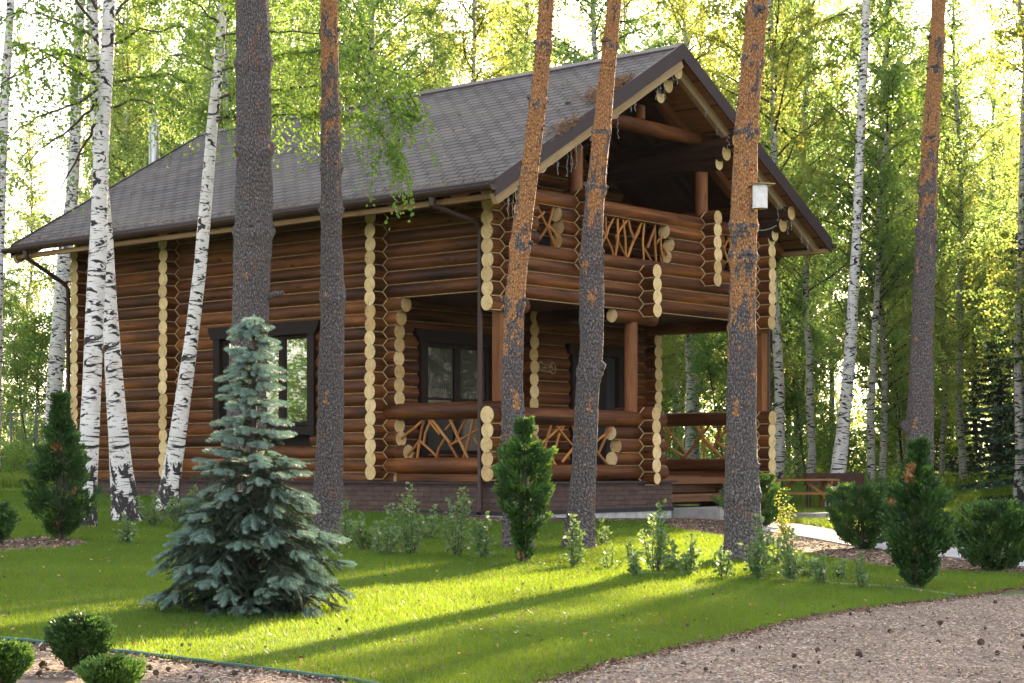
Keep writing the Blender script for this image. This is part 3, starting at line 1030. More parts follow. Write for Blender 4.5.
for vv, sg in ((va, -1), (vb, 1)):
    for s in (0, 1):
        def U(u): return u if s == 0 else U1 - u
        mb = MB()
        H = 0.27
        y0, y1 = vv + sg * .002, vv + sg * .03
        e, p = -EW - .02, UP
        ze, zp = EZ - .02 * SL + .03, PK + .03
        A = [(U(e), ze - H), (U(p), zp - H), (U(p), zp), (U(e), ze)]
        mb.quad([(a, y0, z) for a, z in A], M['metal']); mb.quad([(a, y1, z) for a, z in A], M['metal'])
        mb.quad([(A[0][0], y0, A[0][1]), (A[1][0], y0, A[1][1]), (A[1][0], y1, A[1][1]), (A[0][0], y1, A[0][1])], M['metal'])
        mb.quad([(A[3][0], y0, A[3][1]), (A[2][0], y0, A[2][1]), (A[2][0], y1, A[2][1]), (A[3][0], y1, A[3][1])], M['metal'])
        mb.quad([(A[0][0], y0, A[0][1]), (A[3][0], y0, A[3][1]), (A[3][0], y1, A[3][1]), (A[0][0], y1, A[0][1])], M['metal'])
        obj('fascia', mb, roof)
        mb = MB()
        dv = .05 if s == 0 else .30
        mb.obox((U(-EW + .03), vv - sg * dv, roofz(-EW + .03) - (.30 if s == 0 else .22)), (U(UP), vv - sg * dv, PK - (.30 if s == 0 else .22)), .10, .17, M['pale_beam'])
        obj('rake_board', mb, roof)
# wooden eave board and gutters
for s, uu in ((0, -EW), (1, U1 + EW)):
    sg = -1 if s == 0 else 1
    mb = MB()
    mb.obox((uu - sg * .09, va + .05, EZ - TH - .115), (uu - sg * .09, vb - .05, EZ - TH - .115), .10, .085, M['eave_wood'])
    obj('eave_board', mb, roof)
    mb = MB()
    r = .082
    cu, cz = uu + sg * .085, EZ - .085
    n = 9
    a0, a1 = va - .05, vb + .14
    for k in range(n):
        t0, t1 = PI + PI * k / n, PI + PI * (k + 1) / n
        p0 = (cu + r * math.cos(t0), cz + r * math.sin(t0)); p1 = (cu + r * math.cos(t1), cz + r * math.sin(t1))
        mb.quad([(p0[0], a0, p0[1]), (p1[0], a0, p1[1]), (p1[0], a1, p1[1]), (p0[0], a1, p0[1])], M['gutter'])
    for aa in (a0, a1):
        mb.quad([(cu + r * math.cos(PI + PI * k / n), aa, cz + r * math.sin(PI + PI * k / n)) for k in range(n + 1)], M['gutter'])
    mb.tube([(cu + sg * r, a0, cz), (cu + sg * r, a1, cz)], .008, 6, M['gutter'])
    for k in range(18):
        q = a0 + .2 + (a1 - a0 - .4) * k / 17
        mb.obox((cu + sg * (r + .006), q, cz - .05), (uu - sg * .02, q, cz + .06), .02, .006, M['gutter'])
    obj('gutter', mb, house)
def downspout(pts, base):
    mb = MB()
    mb.tube(pts, .042, 10, M['gutter'], M['gutter'], M['gutter'])
    mb.tube([Vector(pts[0]) + Vector((0, 0, .01)), Vector(pts[0]) - Vector((0, 0, .16))], .055, 10, M['gutter'])
    for z in (1.5, 3.0, 4.4):
        mb.tube([(pts[-2][0], pts[-2][1], z - .012), (pts[-2][0], pts[-2][1], z + .012)], .05, 10, M['gutter'], M['gutter'], M['gutter'])
    obj('downspout', mb, house)
gu = -EW - .075
downspout([(gu, 0.33, 4.95), (gu, 0.33, 4.80), (-.34, .22, 4.62), (-.30, .20, 4.5), (-.30, .20, 1.5), (-.30, .20, 0.08), (-.36, .17, 0.0)], 0)
downspout([(gu, 11.2, 4.95), (gu, 11.2, 4.80), (-.40, 11.19, 4.36), (-.30, 11.18, 4.25), (-.30, 11.18, 1.5), (-.30, 11.18, 0.2), (-.38, 11.18, 0.15)], 0)
downspout([(U1 + EW + .075, .35, 4.95), (U1 + EW + .075, .35, 4.74), (U1 + .48, .06, 4.52), (U1 + .43, .0, 4.38), (U1 + .43, .0, 1.5), (U1 + .43, .0, .1), (U1 + .49, .0, 0)], 0)

# --- foundation
mb = MB()
def brickbox(lo, hi):
    mb.box(lo, hi, M['brick'])
brickbox((-.17, V1 - .17, .03), (U1 + .17, V3 + .17, .455))
brickbox((-.17, -.17, .03), (4.38, V1 - .17, .455))
brickbox((4.38, .75, .03), (U1 + .17, V1 - .17, .455))
brickbox((6.75, -.17, .03), (U1 + .17, .75, .455))
for lo, hi in (((-.20, -.20), (4.42, V3 + .2)), ((6.72, -.2), (U1 + .2, .9))):
    mb.box((lo[0] - .03, lo[1] - .03, .457), (hi[0] + .03, hi[1] + .03, .492), M['metal'])
mb.box((-.185, -.185, -.035), (4.395, V3 + .185, .028), M['black'])
mb.box((6.735, -.185, -.035), (U1 + .185, .9, .028), M['black'])
mb.box((-.16, -.16, -.7), (4.37, V3 + .16, -.037), M['white_render'])
mb.box((4.372, .8, -.7), (U1 + .16, V3 + .16, -.037), M['white_render'])
mb.box((6.76, -.16, -.7), (U1 + .16, .798, -.037), M['white_render'])
obj('foundation', mb, house)

# --- stairs
mb = MB(); mb.box((4.45, .12, -.2), (4.52, .74, .23), M['dark_beam'])
stairs = obj('staircase', mb, house)
mb = MB(); mb.box((6.62, .12, -.2), (6.69, .74, .23), M['dark_beam'])
obj('stringer', mb, stairs)
for k, (v0, v1, z) in enumerate(((.80, 1.3, .56), (.46, .82, .40), (.12, .48, .235))):
    mb = MB()
    mb.box((4.44, v0, z - .045), (6.70, v1, z), M['tread'])
    mb.box((4.46, v0 + .03, z - .14), (6.68, v0 + .06, z - .047), M['tread'])
    obj('stair_tread', mb, stairs)

# --- windows and door
def casement(uv_ax, c, a0, a1, z0, z1, side, mull, glass, head=None):
    """window in a wall; side = outward direction"""
    def q(a, d, z): return (a, c + side * d, z) if uv_ax == 'u' else (c + side * d, a, z)
    def bx(mb, a, b, d0, d1, za, zb, mat):
        p, r = q(a, d0, za), q(b, d1, zb)
        lo = tuple(min(x, y) for x, y in zip(p, r)); hi = tuple(max(x, y) for x, y in zip(p, r))
        mb.box(lo, hi, mat)
    win = MB()
    T = .15
    bx(win, a0 - T, a0 + .02, -.05, .175, z0 - .18, z1, M['frame'])
    bx(win, a1 - .02, a1 + T, -.05, .175, z0 - .18, z1, M['frame'])
    bx(win, a0 + .02, a1 - .02, -.05, .15, z0 - .16, z0 - .02, M['frame'])
    wo = obj('window', win, house)
    hd = MB()
    p0, p1 = a0 - T - .13, a1 + T + .13
    hz0, hz1 = z1, z1 + .22
    prof = [(p0 + .09, hz0), (p1 - .09, hz0), (p1, hz1 - .06), (p1, hz1), (p0, hz1), (p0, hz1 - .06)]
    for d in (.19, -.02):
        hd.quad([q(a, d, z) for a, z in prof], M['frame'])
    for i in range(6):
        A, B = prof[i], prof[(i + 1) % 6]
        hd.quad([q(A[0], -.02, A[1]), q(B[0], -.02, B[1]), q(B[0], .19, B[1]), q(A[0], .19, A[1])], M['frame'])
    obj('window_head', hd, wo)
    n = len(mull) + 1
    edges = [a0 + .02] + list(mull) + [a1 - .02]
    for i in range(n):
        ea, eb = edges[i], edges[i + 1]
        fr = MB()
        w_ = .07
        bx(fr, ea, ea + w_, .02, .09, z0, z1 - .003, M['frame'])
        bx(fr, eb - w_, eb, .02, .09, z0, z1 - .003, M['frame'])
        bx(fr, ea + w_, eb - w_, .02, .09, z1 - w_ - .003, z1 - .003, M['frame'])
        bx(fr, ea + w_, eb - w_, .02, .09, z0, z0 + w_, M['frame'])
        if glass is M['glass_dim']:
            bx(fr, ea + w_, eb - w_, .03, .07, (z0 + z1) / 2 - .02, (z0 + z1) / 2 + .02, M['frame'])
        obj('frame', fr, wo)
        gl = MB()
        bx(gl, ea + w_ - .01, eb - w_ + .01, .035, .05, z0 + w_ - .01, z1 - w_ + .01, glass)
        obj('pane', gl, wo)
    return wo
casement('v', 0.0, WV0, WV1, WZ0 + .24, WZ1 - .06, -1, (5.13, 5.95), M['glass'])
casement('u', V1, PW[0], PW[1], PW[2], PW[3] - .1, -1, (1.70,), M['glass_dim'])
dr = MB()
D0, D1, DZ = DO[0], DO[1], DO[3]
dr.box((D0 - .14, V1 - .18, .53), (D0 + .06, V1 + .05, DZ), M['frame'])
dr.box((D1 - .06, V1 - .18, .53), (D1 + .14, V1 + .05, DZ), M['frame'])
dr.box((D0 - .25, V1 - .2, DZ), (D1 + .25, V1 + .05, DZ + .2), M['frame'])
dr.box((D0 + .062, V1 - .08, .55), (D1 - .062, V1 - .02, DZ - .02), M['black'])
dr.box((D0 + .16, V1 - .095, 1.5), (D1 - .35, V1 - .082, DZ - .2), M['frame'])
dr.box((D0 + .16, V1 - .095, .75), (D1 - .35, V1 - .082, 1.3), M['frame'])
door = obj('door', dr, house)
hd = MB(); hd.tube([(D0 + .12, V1 - .10, 1.55), (D0 + .12, V1 - .15, 1.55), (D0 + .26, V1 - .15, 1.55)], .012, 8, M['steel'], M['steel'], M['steel'])
obj('door_handle', hd, door)

# --- chimney
ch = MB()
cu, cv = 3.4, 13.2
ch.tube([(cu, cv, 0.1), (cu, cv, 8.25)], .115, 24, M['steel'], M['steel'], M['steel'])
ch.tube([(cu, cv, 8.25), (cu, cv, 8.33), (cu, cv, 8.52)], [.115, .075, .075], 20, M['steel'])
for z in (3.0, 5.0, 7.2, 8.2):
    ch.tube([(cu, cv, z), (cu, cv, z + .04)], .123, 24, M['steel'], M['steel'], M['steel'])
for z in (2.6, 4.6, 6.6):
    ch.obox((cu, cv, z), (cu, V3 + .1, z), .03, .03, M['steel'])
chim = obj('chimney', ch, house)
cb = MB()
pr = [(k / 8) for k in range(9)]
cb.tube([(cu, cv, 8.50 + .26 * k) for k in pr], [max(.01, .13 * math.sin(PI * (.12 + .86 * k))) for k in pr], 20, M['steel'], M['steel'], M['steel'], disp=lambda a, L, i: 1 + .05 * math.sin(a * 10))
obj('chimney_cowl', cb, chim)

# --- dry pine needles on the roof edge
nl = rng.normal(size=(2600, 2)) * [.55, .16]
uu = 1.05 + nl[:, 1] * 1.0 + nl[:, 0] * .12
vv = -.42 + nl[:, 0] * .0 + rng.normal(size=2600) * .16
uu = np.where(rng.random(2600) < .85, 1.95 + rng.normal(size=2600) * .22, .55 + rng.normal(size=2600) * .2)
vv = -.88 + np.abs(rng.normal(size=2600)) * .26 + (uu - 1.9) * .12
m_ = (uu < 2.6)
uu, vv = uu[m_], vv[m_]
C = np.stack([uu, vv, EZ + (uu + EW) * SL + .012 + rng.random(len(uu)) * .07], 1)
me = polys_mesh('needle_litter', leaf_verts(C, .12, .012, axis=np.tile([0.3, 1, 0.1], (len(C), 1)), spread=.8), 4, [M['needle_litter']])
uu = rng.uniform(-1.1, UP - .1, 900); vv = rng.uniform(-.85, V3 + .8, 900)
uu = np.where(rng.random(900) < .55, -1.15 + np.abs(rng.normal(size=900)) * .12, uu)
C2 = np.stack([uu, vv, EZ + (uu + EW) * SL + .010], 1)
me = polys_mesh('needle_litter', np.concatenate([leaf_verts(C, .12, .012, axis=np.tile([0.3, 1, 0.1], (len(C), 1)), spread=.8), leaf_verts(C2, .09, .014, axis=np.tile([0.5, .5, 0.3], (len(C2), 1)), spread=.5)]), 4, [M['needle_litter']])
nlo = obj('needle_litter', me); nlo.location = HO; nlo.rotation_euler = (0, 0, HA)
tag(nlo, 'brown heap of dry pine needles lying on the roof edge', 'pine needles', kind='stuff')

# --- fairy lights under the rake
mb = MB()
pts = []
for k in range(41):
    u = -1.1 + (UP + 1.1) * k / 40
    pts.append((u, -OV + .02 + rnd.uniform(-.01, .01), roofz(u) - .40 + rnd.uniform(-.012, .012)))
mb.tube(pts, .005, 4, M['wire'])
pts2 = []
for k in range(41):
    u = UP + (U1 + 1.0 - UP) * k / 40
    pts2.append((u, -OV + .16, roofz(u) - .36 + rnd.uniform(-.012, .012)))
mb.tube(pts2, .005, 4, M['wire'])
for src, cnt in ((pts, 26), (pts2, 12)):
    for k in range(cnt):
        p = Vector(src[rnd.randrange(1, 40)])
        L = rnd.choice((.08, .12, .2, .35))
        q = [p]
        for j in range(1, 7):
            q.append(p + Vector((rnd.uniform(-.02, .02), rnd.uniform(-.02, .02), -L * j / 6)))
        mb.tube(q, .0035, 4, M['wire'])
        for j in range(2, 7, 2):
            mb.tube([q[j], q[j] - Vector((0, 0, .025))], .007, 5, M['wire'], M['wire'], M['wire'])
sw = [(5.75 + 2.1 * t, -.55, 5.46 - .42 * math.sin(PI * t ** .8) + .15 * t) for t in [k / 14 for k in range(15)]]
mb.tube(sw, .008, 5, M['wire'])
o = obj('fairy_lights', mb); o.location = HO; o.rotation_euler = (0, 0, HA)
tag(o, 'thin white icicle light strings dangling under the gable edge', 'string lights')

# --- carved house sign beside the door
sign = thing('house_sign', 'small carved wooden sign with a number on the dark porch wall', 'sign', HW(4.02, V1 - .185, 2.56), HA)
mb = MB()
def ribbon(pts, w=.016, d=.02, closed=False):
    for a, b in zip(pts[:-1], pts[1:]):
        mb.obox((a[0], 0, a[1]), (b[0], 0, b[1]), d, w, M['pale_beam'], Vector((0, 1, 0)))
ribbon([(-.24, .06), (-.16, .11), (-.12, .085), (-.12, .06), (.12, .06)])
ribbon([(-.24, .06), (-.20, .06), (-.20, -.06), (.10, -.08), (.10, -.055), (-.20, -.035)])
ribbon([(.19 + .085 * math.cos(a * PI / 8), .10 * math.sin(a * PI / 8)) for a in range(-7, 8)])
obj('sign_border', mb, sign)
mb = MB(); mb.box((-.21, .012, -.07), (.22, .03, .07), M['dark_beam']); obj('sign_board', mb, sign)
def lettering(txt, size, loc, parent, mat, name='lettering'):
    cu_ = bpy.data.curves.new(name, 'FONT'); cu_.body = txt; cu_.size = size; cu_.extrude = .004; cu_.align_x = 'CENTER'; cu_.align_y = 'CENTER'
    tmp = bpy.data.objects.new('tmp', cu_); COL.objects.link(tmp)
    bpy.context.view_layer.update()
    me_ = bpy.data.meshes.new_from_object(tmp.evaluated_get(bpy.context.evaluated_depsgraph_get()))
    bpy.data.objects.remove(tmp)
    me_.materials.clear(); me_.materials.append(mat)
    o_ = obj(name, me_, parent, loc); o_.rotation_euler = (PI / 2, 0, 0)
    return o_
lettering('Домик №', .095, (-.05, .004, .008), sign, M['pale_beam'])
lettering('5', .15, (.185, .004, 0), sign, M['pale_beam'])

# --- concrete landing
cb = MB()
cb.box((4.44, -1.15, -.6), (6.7, .04, .0), M['concrete'])
cl = obj('concrete_landing', cb); cl.location = HO; cl.rotation_euler = (0, 0, HA)
tag(cl, 'low grey concrete landing block at the foot of the porch stairs', 'concrete step')
cb = MB()
cb.box((7.1, -1.45, -.50), (8.4, -.95, -.13), M['concrete'])
cl = obj('concrete_kerb', cb); cl.location = HO; cl.rotation_euler = (0, 0, HA)
tag(cl, 'short grey concrete kerb beside the round bush right of the stairs', 'concrete kerb')

# ================================================================== vegetation
def gz(x, y):
    return float(G(x, y))

def px_base(px, py):
    x, y = gp(px, py)
    return x, y, gz(x, y)

def interp_path(px_pts, Y, step=0.07, top_extra=9.0, base_y=None, bow=0.0):
    """pixel polyline (x, y, width) from top to bottom -> world points from bottom to top and radii"""
    W = []
    for (x, y, wd) in sorted(px_pts, key=lambda q: -q[1]):
        p = P(x, y, Y)
        W.append((p.x, p.z, wd / F * Y / 2))
    W = [(a, b, c) for a, b, c in W]
    x0, z0, r0 = W[0]
    g = gz(x0, Y) - 0.12
    if W[0][1] > g:
        dx = (W[0][0] - W[1][0]) / max(.01, (W[1][1] - W[0][1]))
        W.insert(0, (x0 + dx * (z0 - g), g, r0 * 1.12))
    else:
        W[0] = (x0, g, r0 * 1.1)
    xt, zt, rt = W[-1]
    dx = (W[-1][0] - W[-2][0]) / (W[-1][1] - W[-2][1])
    W.append((xt + dx * top_extra * .6, zt + top_extra * .5, rt * .8))
    W.append((xt + dx * top_extra * .9, zt + top_extra, rt * .35))
    zs = [q[1] for q in W]
    n = int((zs[-1] - zs[0]) / step)
    zz = np.linspace(zs[0], zs[-1], n)
    # smooth interpolation
    xx = np.interp(zz, zs, [q[0] for q in W])
    rr = np.interp(zz, zs, [q[2] for q in W])
    k = max(3, int(0.5 / step))
    ker = np.hanning(k + 2)[1:-1]; ker /= ker.sum()
    xs = np.convolve(np.pad(xx, k, 'edge'), ker, 'same')[k:-k]
    rs = np.convolve(np.pad(rr, k, 'edge'), ker, 'same')[k:-k]
    h = zz - zz[0]
    rs = rs * (1 + 0.45 * np.exp(-h / 0.20))
    x_base = xs[0]
    pts = [Vector((xs[i] - x_base, bow * math.sin(h[i] * .5) * .1, h[i])) for i in range(n)]
    return Vector((x_base, Y, g)), pts, list(rs), h

def branch_tube(mb, pts, r0, r1, mat, seg=6):
    n = len(pts)
    mb.tube(pts, [r0 + (r1 - r0) * i / (n - 1) for i in range(n)], seg, mat)

def curve_pts(p0, p1, sag, n=7, wob=.05):
    p0, p1 = Vector(p0), Vector(p1)
    L = (p1 - p0).length
    out = []
    for i in range(n):
        t = i / (n - 1)
        q = p0.lerp(p1, t)
        q.z += sag * math.sin(PI * t)
        if 0 < i < n - 1:
            q += Vector((rnd.uniform(-1, 1), rnd.uniform(-1, 1), rnd.uniform(-1, 1))) * wob * L
        out.append(q)
    return out

def droop_leaves(branch, dens, lsize, tw_len=(.35, .9), tmat=None, tw_mb=None, start=.15, lat=.35):
    """leaf centres along hanging twigs that grow from a branch polyline"""
    out = []
    n = len(branch)
    L = sum((branch[i + 1] - branch[i]).length for i in range(n - 1))
    cnt = int(L * dens)
    for _ in range(cnt):
        t = start + (1 - start) * rnd.random()
        f = t * (n - 1); i = min(n - 2, int(f))
        p = branch[i].lerp(branch[i + 1], f - i)
        ang = rnd.uniform(0, 2 * PI)
        l = rnd.uniform(*tw_len)
        side = Vector((math.cos(ang), math.sin(ang), rnd.uniform(-.2, .5))) * lat * l
        q = [p, p + side * .6 + Vector((0, 0, -.05 * l)), p + side + Vector((0, 0, -.4 * l)), p + side * 1.1 + Vector((0, 0, -.95 * l))]
        if tw_mb is not None and rnd.random() < .5:
            tw_mb.tube(q, [.004, .003, .002, .0015], 3, tmat, smooth=False)
        m = int(l / (lsize * .42))
        for k in range(m):
            s = (k + rnd.random()) / m * 3
            j = min(2, int(s))
            c = q[j].lerp(q[j + 1], s - j)
            out.append((c.x + rnd.gauss(0, lsize * .8), c.y + rnd.gauss(0, lsize * .8), c.z + rnd.gauss(0, lsize * .6)))
    return out

# ------------------------------------------------------------------ near pines
M['knot'] = pine_mat('knotty_dark_bark', 90, 95)
pine_crown_mesh = None
def make_pine_crown():
    cs = []
    for k in range(46):
        a = rnd.uniform(0, 2 * PI); h = rnd.uniform(0, 5.5)
        r = rnd.uniform(.4, 2.2) * (1 - h / 8)
        c = np.array([math.cos(a) * r, math.sin(a) * r, h])
        cs.append(c + rng.normal(size=(60, 3)) * [.38, .38, .16])
    C = np.concatenate(cs)
    return polys_mesh('pine_crown', leaf_verts(C, .16, .035, axis=np.tile([0, 0, .5], (len(C), 1))), 4, [M['pine_needles']])
pine_crown_mesh = make_pine_crown()

def pine(label, px, Y, nodes, zsplit, extra=9.0, stubs=(), seed=0, flakes=260):
    """px: polyline; nodes: pixel rows of branch rings; zsplit: pixel rows (grey below first, orange above second)"""
    base, pts, rad, h = interp_path(px, Y, .05, extra)
    def row_h(y): return EYE + (HZ - y) / F * Y - base.z
    zsplit = (zsplit[0] + 45, zsplit[1] - 45)
    t = thing('pine_tree', label, 'pine tree', base)
    nh = [row_h(y) for y in nodes]
    nh += [nh[-1] + 1.2 * (k + 1) for k in range(4)] if nh else []
    z0, z1 = row_h(zsplit[0]), row_h(zsplit[1])
    mat = pine_mat('pine_bark_%d' % seed, z0, z1)
    def disp(an, L, i):
        c, s = math.cos(an), math.sin(an)
        hh = h[i]
        d = 1 + .07 * mnoise.noise(Vector((c * 1.3 + seed, s * 1.3, hh * 1.1)))
        grey = 1 if hh < (z0 + z1) / 2 else .45
        rid = abs(mnoise.noise(Vector((c * 5.5 + seed, s * 5.5, hh * 2.4))))
        d += grey * .13 * (rid - .2)
        d += grey * .05 * mnoise.noise(Vector((c * 12, s * 12 + seed, hh * 14)))
        for q in nh:
            e = math.exp(-((hh - q - .05 * c) / .07) ** 2)
            if e > .01:
                d += e * (.13 + .26 * mnoise.noise(Vector((c * 2.3 + q * 3, s * 2.3, q))))
                d += e * .08 * mnoise.noise(Vector((c * 9, s * 9, hh * 20)))
        return d
    mb = MB()
    mb.tube(pts, rad, 40, mat, None, mat, disp=disp, uvoff=0, vz=True)
    kn = mb.mi(M['knot'])
    for fi in range(len(mb.f) - 1):
        ri, k = divmod(fi, 40)
        hh = h[ri]
        for q in nh:
            if abs(hh - q) < .16:
                c, s_ = math.cos(2 * PI * k / 40), math.sin(2 * PI * k / 40)
                if math.exp(-((hh - q - .05 * c) / .075) ** 2) + .9 * mnoise.noise(Vector((c * 2.2 + q, s_ * 2.2, hh * 9))) > .92:
                    mb.m[fi] = kn
    sb = mb
    for q in nh:
        if q > h[-1] - .5 or q < 0: continue
        i = int(np.searchsorted(h, q))
        for k in range(rnd.choice((2, 3, 4))):
            a = rnd.uniform(0, 2 * PI)
            d = Vector((math.cos(a), math.sin(a), rnd.uniform(-.1, .2)))
            r = rad[i]
            L = rnd.uniform(.015, .05)
            sb.tube([pts[i] + d * r * .85, pts[i] + d * (r + L * .6), pts[i] + d * (r + L)], [.035, .026, .008], 7, M['knot'], None, M['knot'])
    for (sx, sy, dx, dz, L, rr) in stubs:
        q = row_h(sy); i = min(len(pts) - 1, int(np.searchsorted(h, q)))
        d = Vector((dx, -.15, dz)).normalized()
        sb.tube([pts[i] + d * rad[i] * .6, pts[i] + d * (rad[i] + L * .5) + Vector((0, 0, .01)), pts[i] + d * (rad[i] + L)], [rr, rr * .85, rr * .6], 9, mat, None, mat)
    tr = obj('trunk', mb, t)
    # peeling flakes of bark
    C, A = [], []
    for _ in range(flakes * 3):
        i = rnd.randrange(2, min(len(pts), int(9.5 / .05)))
        hh = h[i]
        org = hh > (z0 * .4 + z1 * .6) + rnd.gauss(0, .25)
        if not org and rnd.random() < .75: continue
        a = rnd.uniform(0, 2 * PI)
        d = Vector((math.cos(a), math.sin(a), 0))
        C.append(tuple(pts[i] + d * (rad[i] * 1.03 + .004)))
        A.append((-math.sin(a) * .5 + d.x * rnd.uniform(.3, 1.2), math.cos(a) * .5 + d.y * rnd.uniform(.3, 1.2), rnd.uniform(-.6, .9)))
    if C:
        me_ = polys_mesh('loose_bark', leaf_verts(np.array(C), .035, .026, axis=np.array(A), spread=.25), 4, [mat])
        uvl = me_.uv_layers.new(name='UVMap')
        uvl.data.foreach_set('uv', rng.random(len(me_.loops) * 2) * 3)
        lb = obj('loose_bark', me_, t); tag(lb, kind='stuff')
    cr = obj('crown', pine_crown_mesh, t); cr.location = pts[-1] - Vector((0, 0, 4.2)); cr.rotation_euler = (0, 0, rnd.uniform(0, 6))
    return t

pine('thick dark grey pine trunk directly behind the blue spruce', [(252, 0, 32), (254, 60, 34), (254, 150, 35), (254, 230, 36), (251, 300, 36), (247, 400, 38), (244, 470, 40)], 21.5, [150, 232, 62], (-150, -420), 9, stubs=((268, 303, 1, .25, .2, .045),), seed=1, flakes=60)
pine('straight pine with orange patch on top, right of the blue spruce', [(329, 0, 17), (330, 90, 18), (331, 170, 20), (331, 240, 21), (333, 300, 24), (331, 400, 25), (328, 500, 28)], 22.5, [296, 210, 168, 112, 34], (190, 40), 9, seed=2, flakes=160)
pine('slender orange pine leaning right, rooted behind the narrow thuja by the porch', [(547, 0, 15), (540, 90, 16), (530, 170, 18), (522, 230, 19), (514, 310, 20), (512, 380, 21), (514, 440, 24), (517, 520, 27)], 21.0, [302, 246, 104, 46], (400, 300), 9, seed=3, flakes=420)
pine('leaning pine with orange top and grey foot in front of the porch door', [(615, 0, 14), (610, 50, 15), (604, 110, 17), (596, 190, 18), (592, 240, 21), (591, 300, 24), (592, 345, 23), (587, 400, 23), (584, 470, 24), (579, 545, 29)], 21.5, [372, 258, 188, 132, 44], (285, 165), 9, stubs=((603, 372, 1, .1, .05, .07),), seed=4, flakes=300)
pine5 = pine('tall pine with a birdhouse, in front of the open stairs', [(758, 0, 20), (753, 60, 22), (747, 120, 22), (744, 200, 25), (743, 280, 26), (742, 350, 28), (741, 430, 30), (742, 500, 34), (744, 545, 38)], 20.5, [492, 256, 226, 132, 62, 12], (400, 250), 9, stubs=((756, 475, .8, .3, .02, .07),), seed=5, flakes=420)
pine('pine with orange upper trunk standing right behind the thuja with the dead tip', [(939, 0, 14), (936, 60, 15), (931, 130, 16), (928, 200, 18), (925, 260, 20), (922, 340, 22), (920, 420, 26), (919, 470, 28)], 27.5, [232, 190, 140, 70, 40], (250, 170), 9, stubs=((906, 445, -1, 1.1, .20, .09),), seed=6, flakes=240)

# birdhouse hung on the pine
M['whitewash'] = simple('pale_birch_sheet', (0.74, 0.71, 0.66), 0.8, 0.12, 14)
bp = P(760, 197, 20.3)
bh = thing('birdhouse', 'small birch bark birdhouse hung on the tall pine under the gable', 'birdhouse', bp - Vector((0, 0, .13)), .3)
mb = MB(); mb.tube([(0, 0, 0), (0, 0, .26)], .085, 14, M['whitewash'], M['end'], M['end'], vz=True)
obj('body', mb, bh)
mb = MB(); mb.box((-.10, -.12, .262), (.13, .10, .275), M['pale_beam']); obj('roof', mb, bh)
mb = MB(); mb.tube([(.078, .02, .16), (.090, .02, .16)], .018, 12, M['black'], M['black'], M['black']); obj('entrance_hole_disc', mb, bh)  # black disc stands in for the dark inside of the hole

# ------------------------------------------------------------------ near birches
def birch(label, px, Y, branches, extra=8.0, dens=9, lsize=.05, group=None, seed=0, name='birch_tree', top_crown=True):
    base, pts, rad, h = interp_path(px, Y, .09, extra)
    t = thing(name, label, 'birch tree', base, 0, group)
    def disp(an, L, i):
        c, s = math.cos(an), math.sin(an)
        d = 1 + .06 * mnoise.noise(Vector((c * 1.2 + seed, s * 1.2, h[i] * 1.3)))
        d += .12 * abs(mnoise.noise(Vector((c * 4 + seed, s * 4, h[i] * 2)))) * math.exp(-h[i] / .6)
        return d
    mb = MB()
    mb.tube(pts, rad, 24, M['birch'], None, M['birch'], disp=disp, uvoff=0, vz=True)
    br = mb
    cs = []
    for b in branches:
        bp_, y0, y1 = b[0], b[1], b[2]
        dn = b[3] if len(b) > 3 else dens
        n = len(bp_)
        q = []
        for i, (x, y) in enumerate(bp_):
            yy = y0 + (y1 - y0) * i / (n - 1)
            q.append(P(x, y, yy) - base)
        # densify
        q2 = []
        for i in range(n - 1):
            for k in range(4):
                q2.append(q[i].lerp(q[i + 1], k / 4) + Vector((rnd.gauss(0, .012), rnd.gauss(0, .03), rnd.gauss(0, .015))))
        q2.append(q[-1])
        branch_tube(br, q2, .020, .004, M['twig'], 6)
        cs += droop_leaves(q2, dn, lsize, tmat=M['twig'], tw_mb=br, start=.12)
    if top_crown:
        for k in range(24):
            zt = rnd.uniform(h[-1] * .62, h[-1] * .98)
            i = int(np.searchsorted(h, zt))
            a = rnd.uniform(0, 2 * PI); L = rnd.uniform(1.0, 2.2)
            q = curve_pts(pts[min(i, len(pts) - 1)], pts[min(i, len(pts) - 1)] + Vector((math.cos(a) * L, math.sin(a) * L, L * .7)), .1, 6)
            branch_tube(br, q, .02, .005, M['twig'], 5)
            cs += droop_leaves(q, 9, .09, tw_len=(.3, .8))
    obj('trunk', br, t)
    if cs:
        obj('crown', polys_mesh('crown', leaf_verts(np.array(cs), lsize * 1.1, lsize * .85, axis=np.tile([0, 0, -.7], (len(cs), 1))), 4, [M['leaf_near']]), t)
    return t

A_left = [([(98, 60), (60, 52), (20, 70), (-15, 95)], 22.5, 20.5), ([(99, 90), (60, 108), (20, 128), (-10, 146)], 22.5, 21, 3), ([(97, 40), (60, 20), (20, 12), (-20, 25)], 22.5, 24),
          ([(98, 100), (70, 130), (40, 150), (10, 190)], 22.5, 24, 2.2), ([(96, 25), (70, -5), (40, -25), (0, -30)], 22.5, 21.5), ([(97, 85), (75, 70), (45, 52), (15, 45)], 22.5, 20),
          ([(96, 10), (80, -30), (60, -50), (20, -60)], 22.5, 23), ([(98, 120), (80, 150), (62, 190), (50, 205)], 22.5, 23.5, 1.5)]
A_right = [([(106, 50), (140, 30), (180, 25), (215, 45)], 23.5, 22), ([(105, 85), (135, 76), (172, 73), (200, 90)], 23.5, 25), ([(107, 20), (140, -10), (185, -20), (230, 0)], 23.5, 24.5),
           ([(104, 110), (130, 100), (160, 104), (185, 125)], 23.5, 22.5, 6), ([(108, 0), (150, -30), (200, -45), (240, -30)], 23.5, 25)]
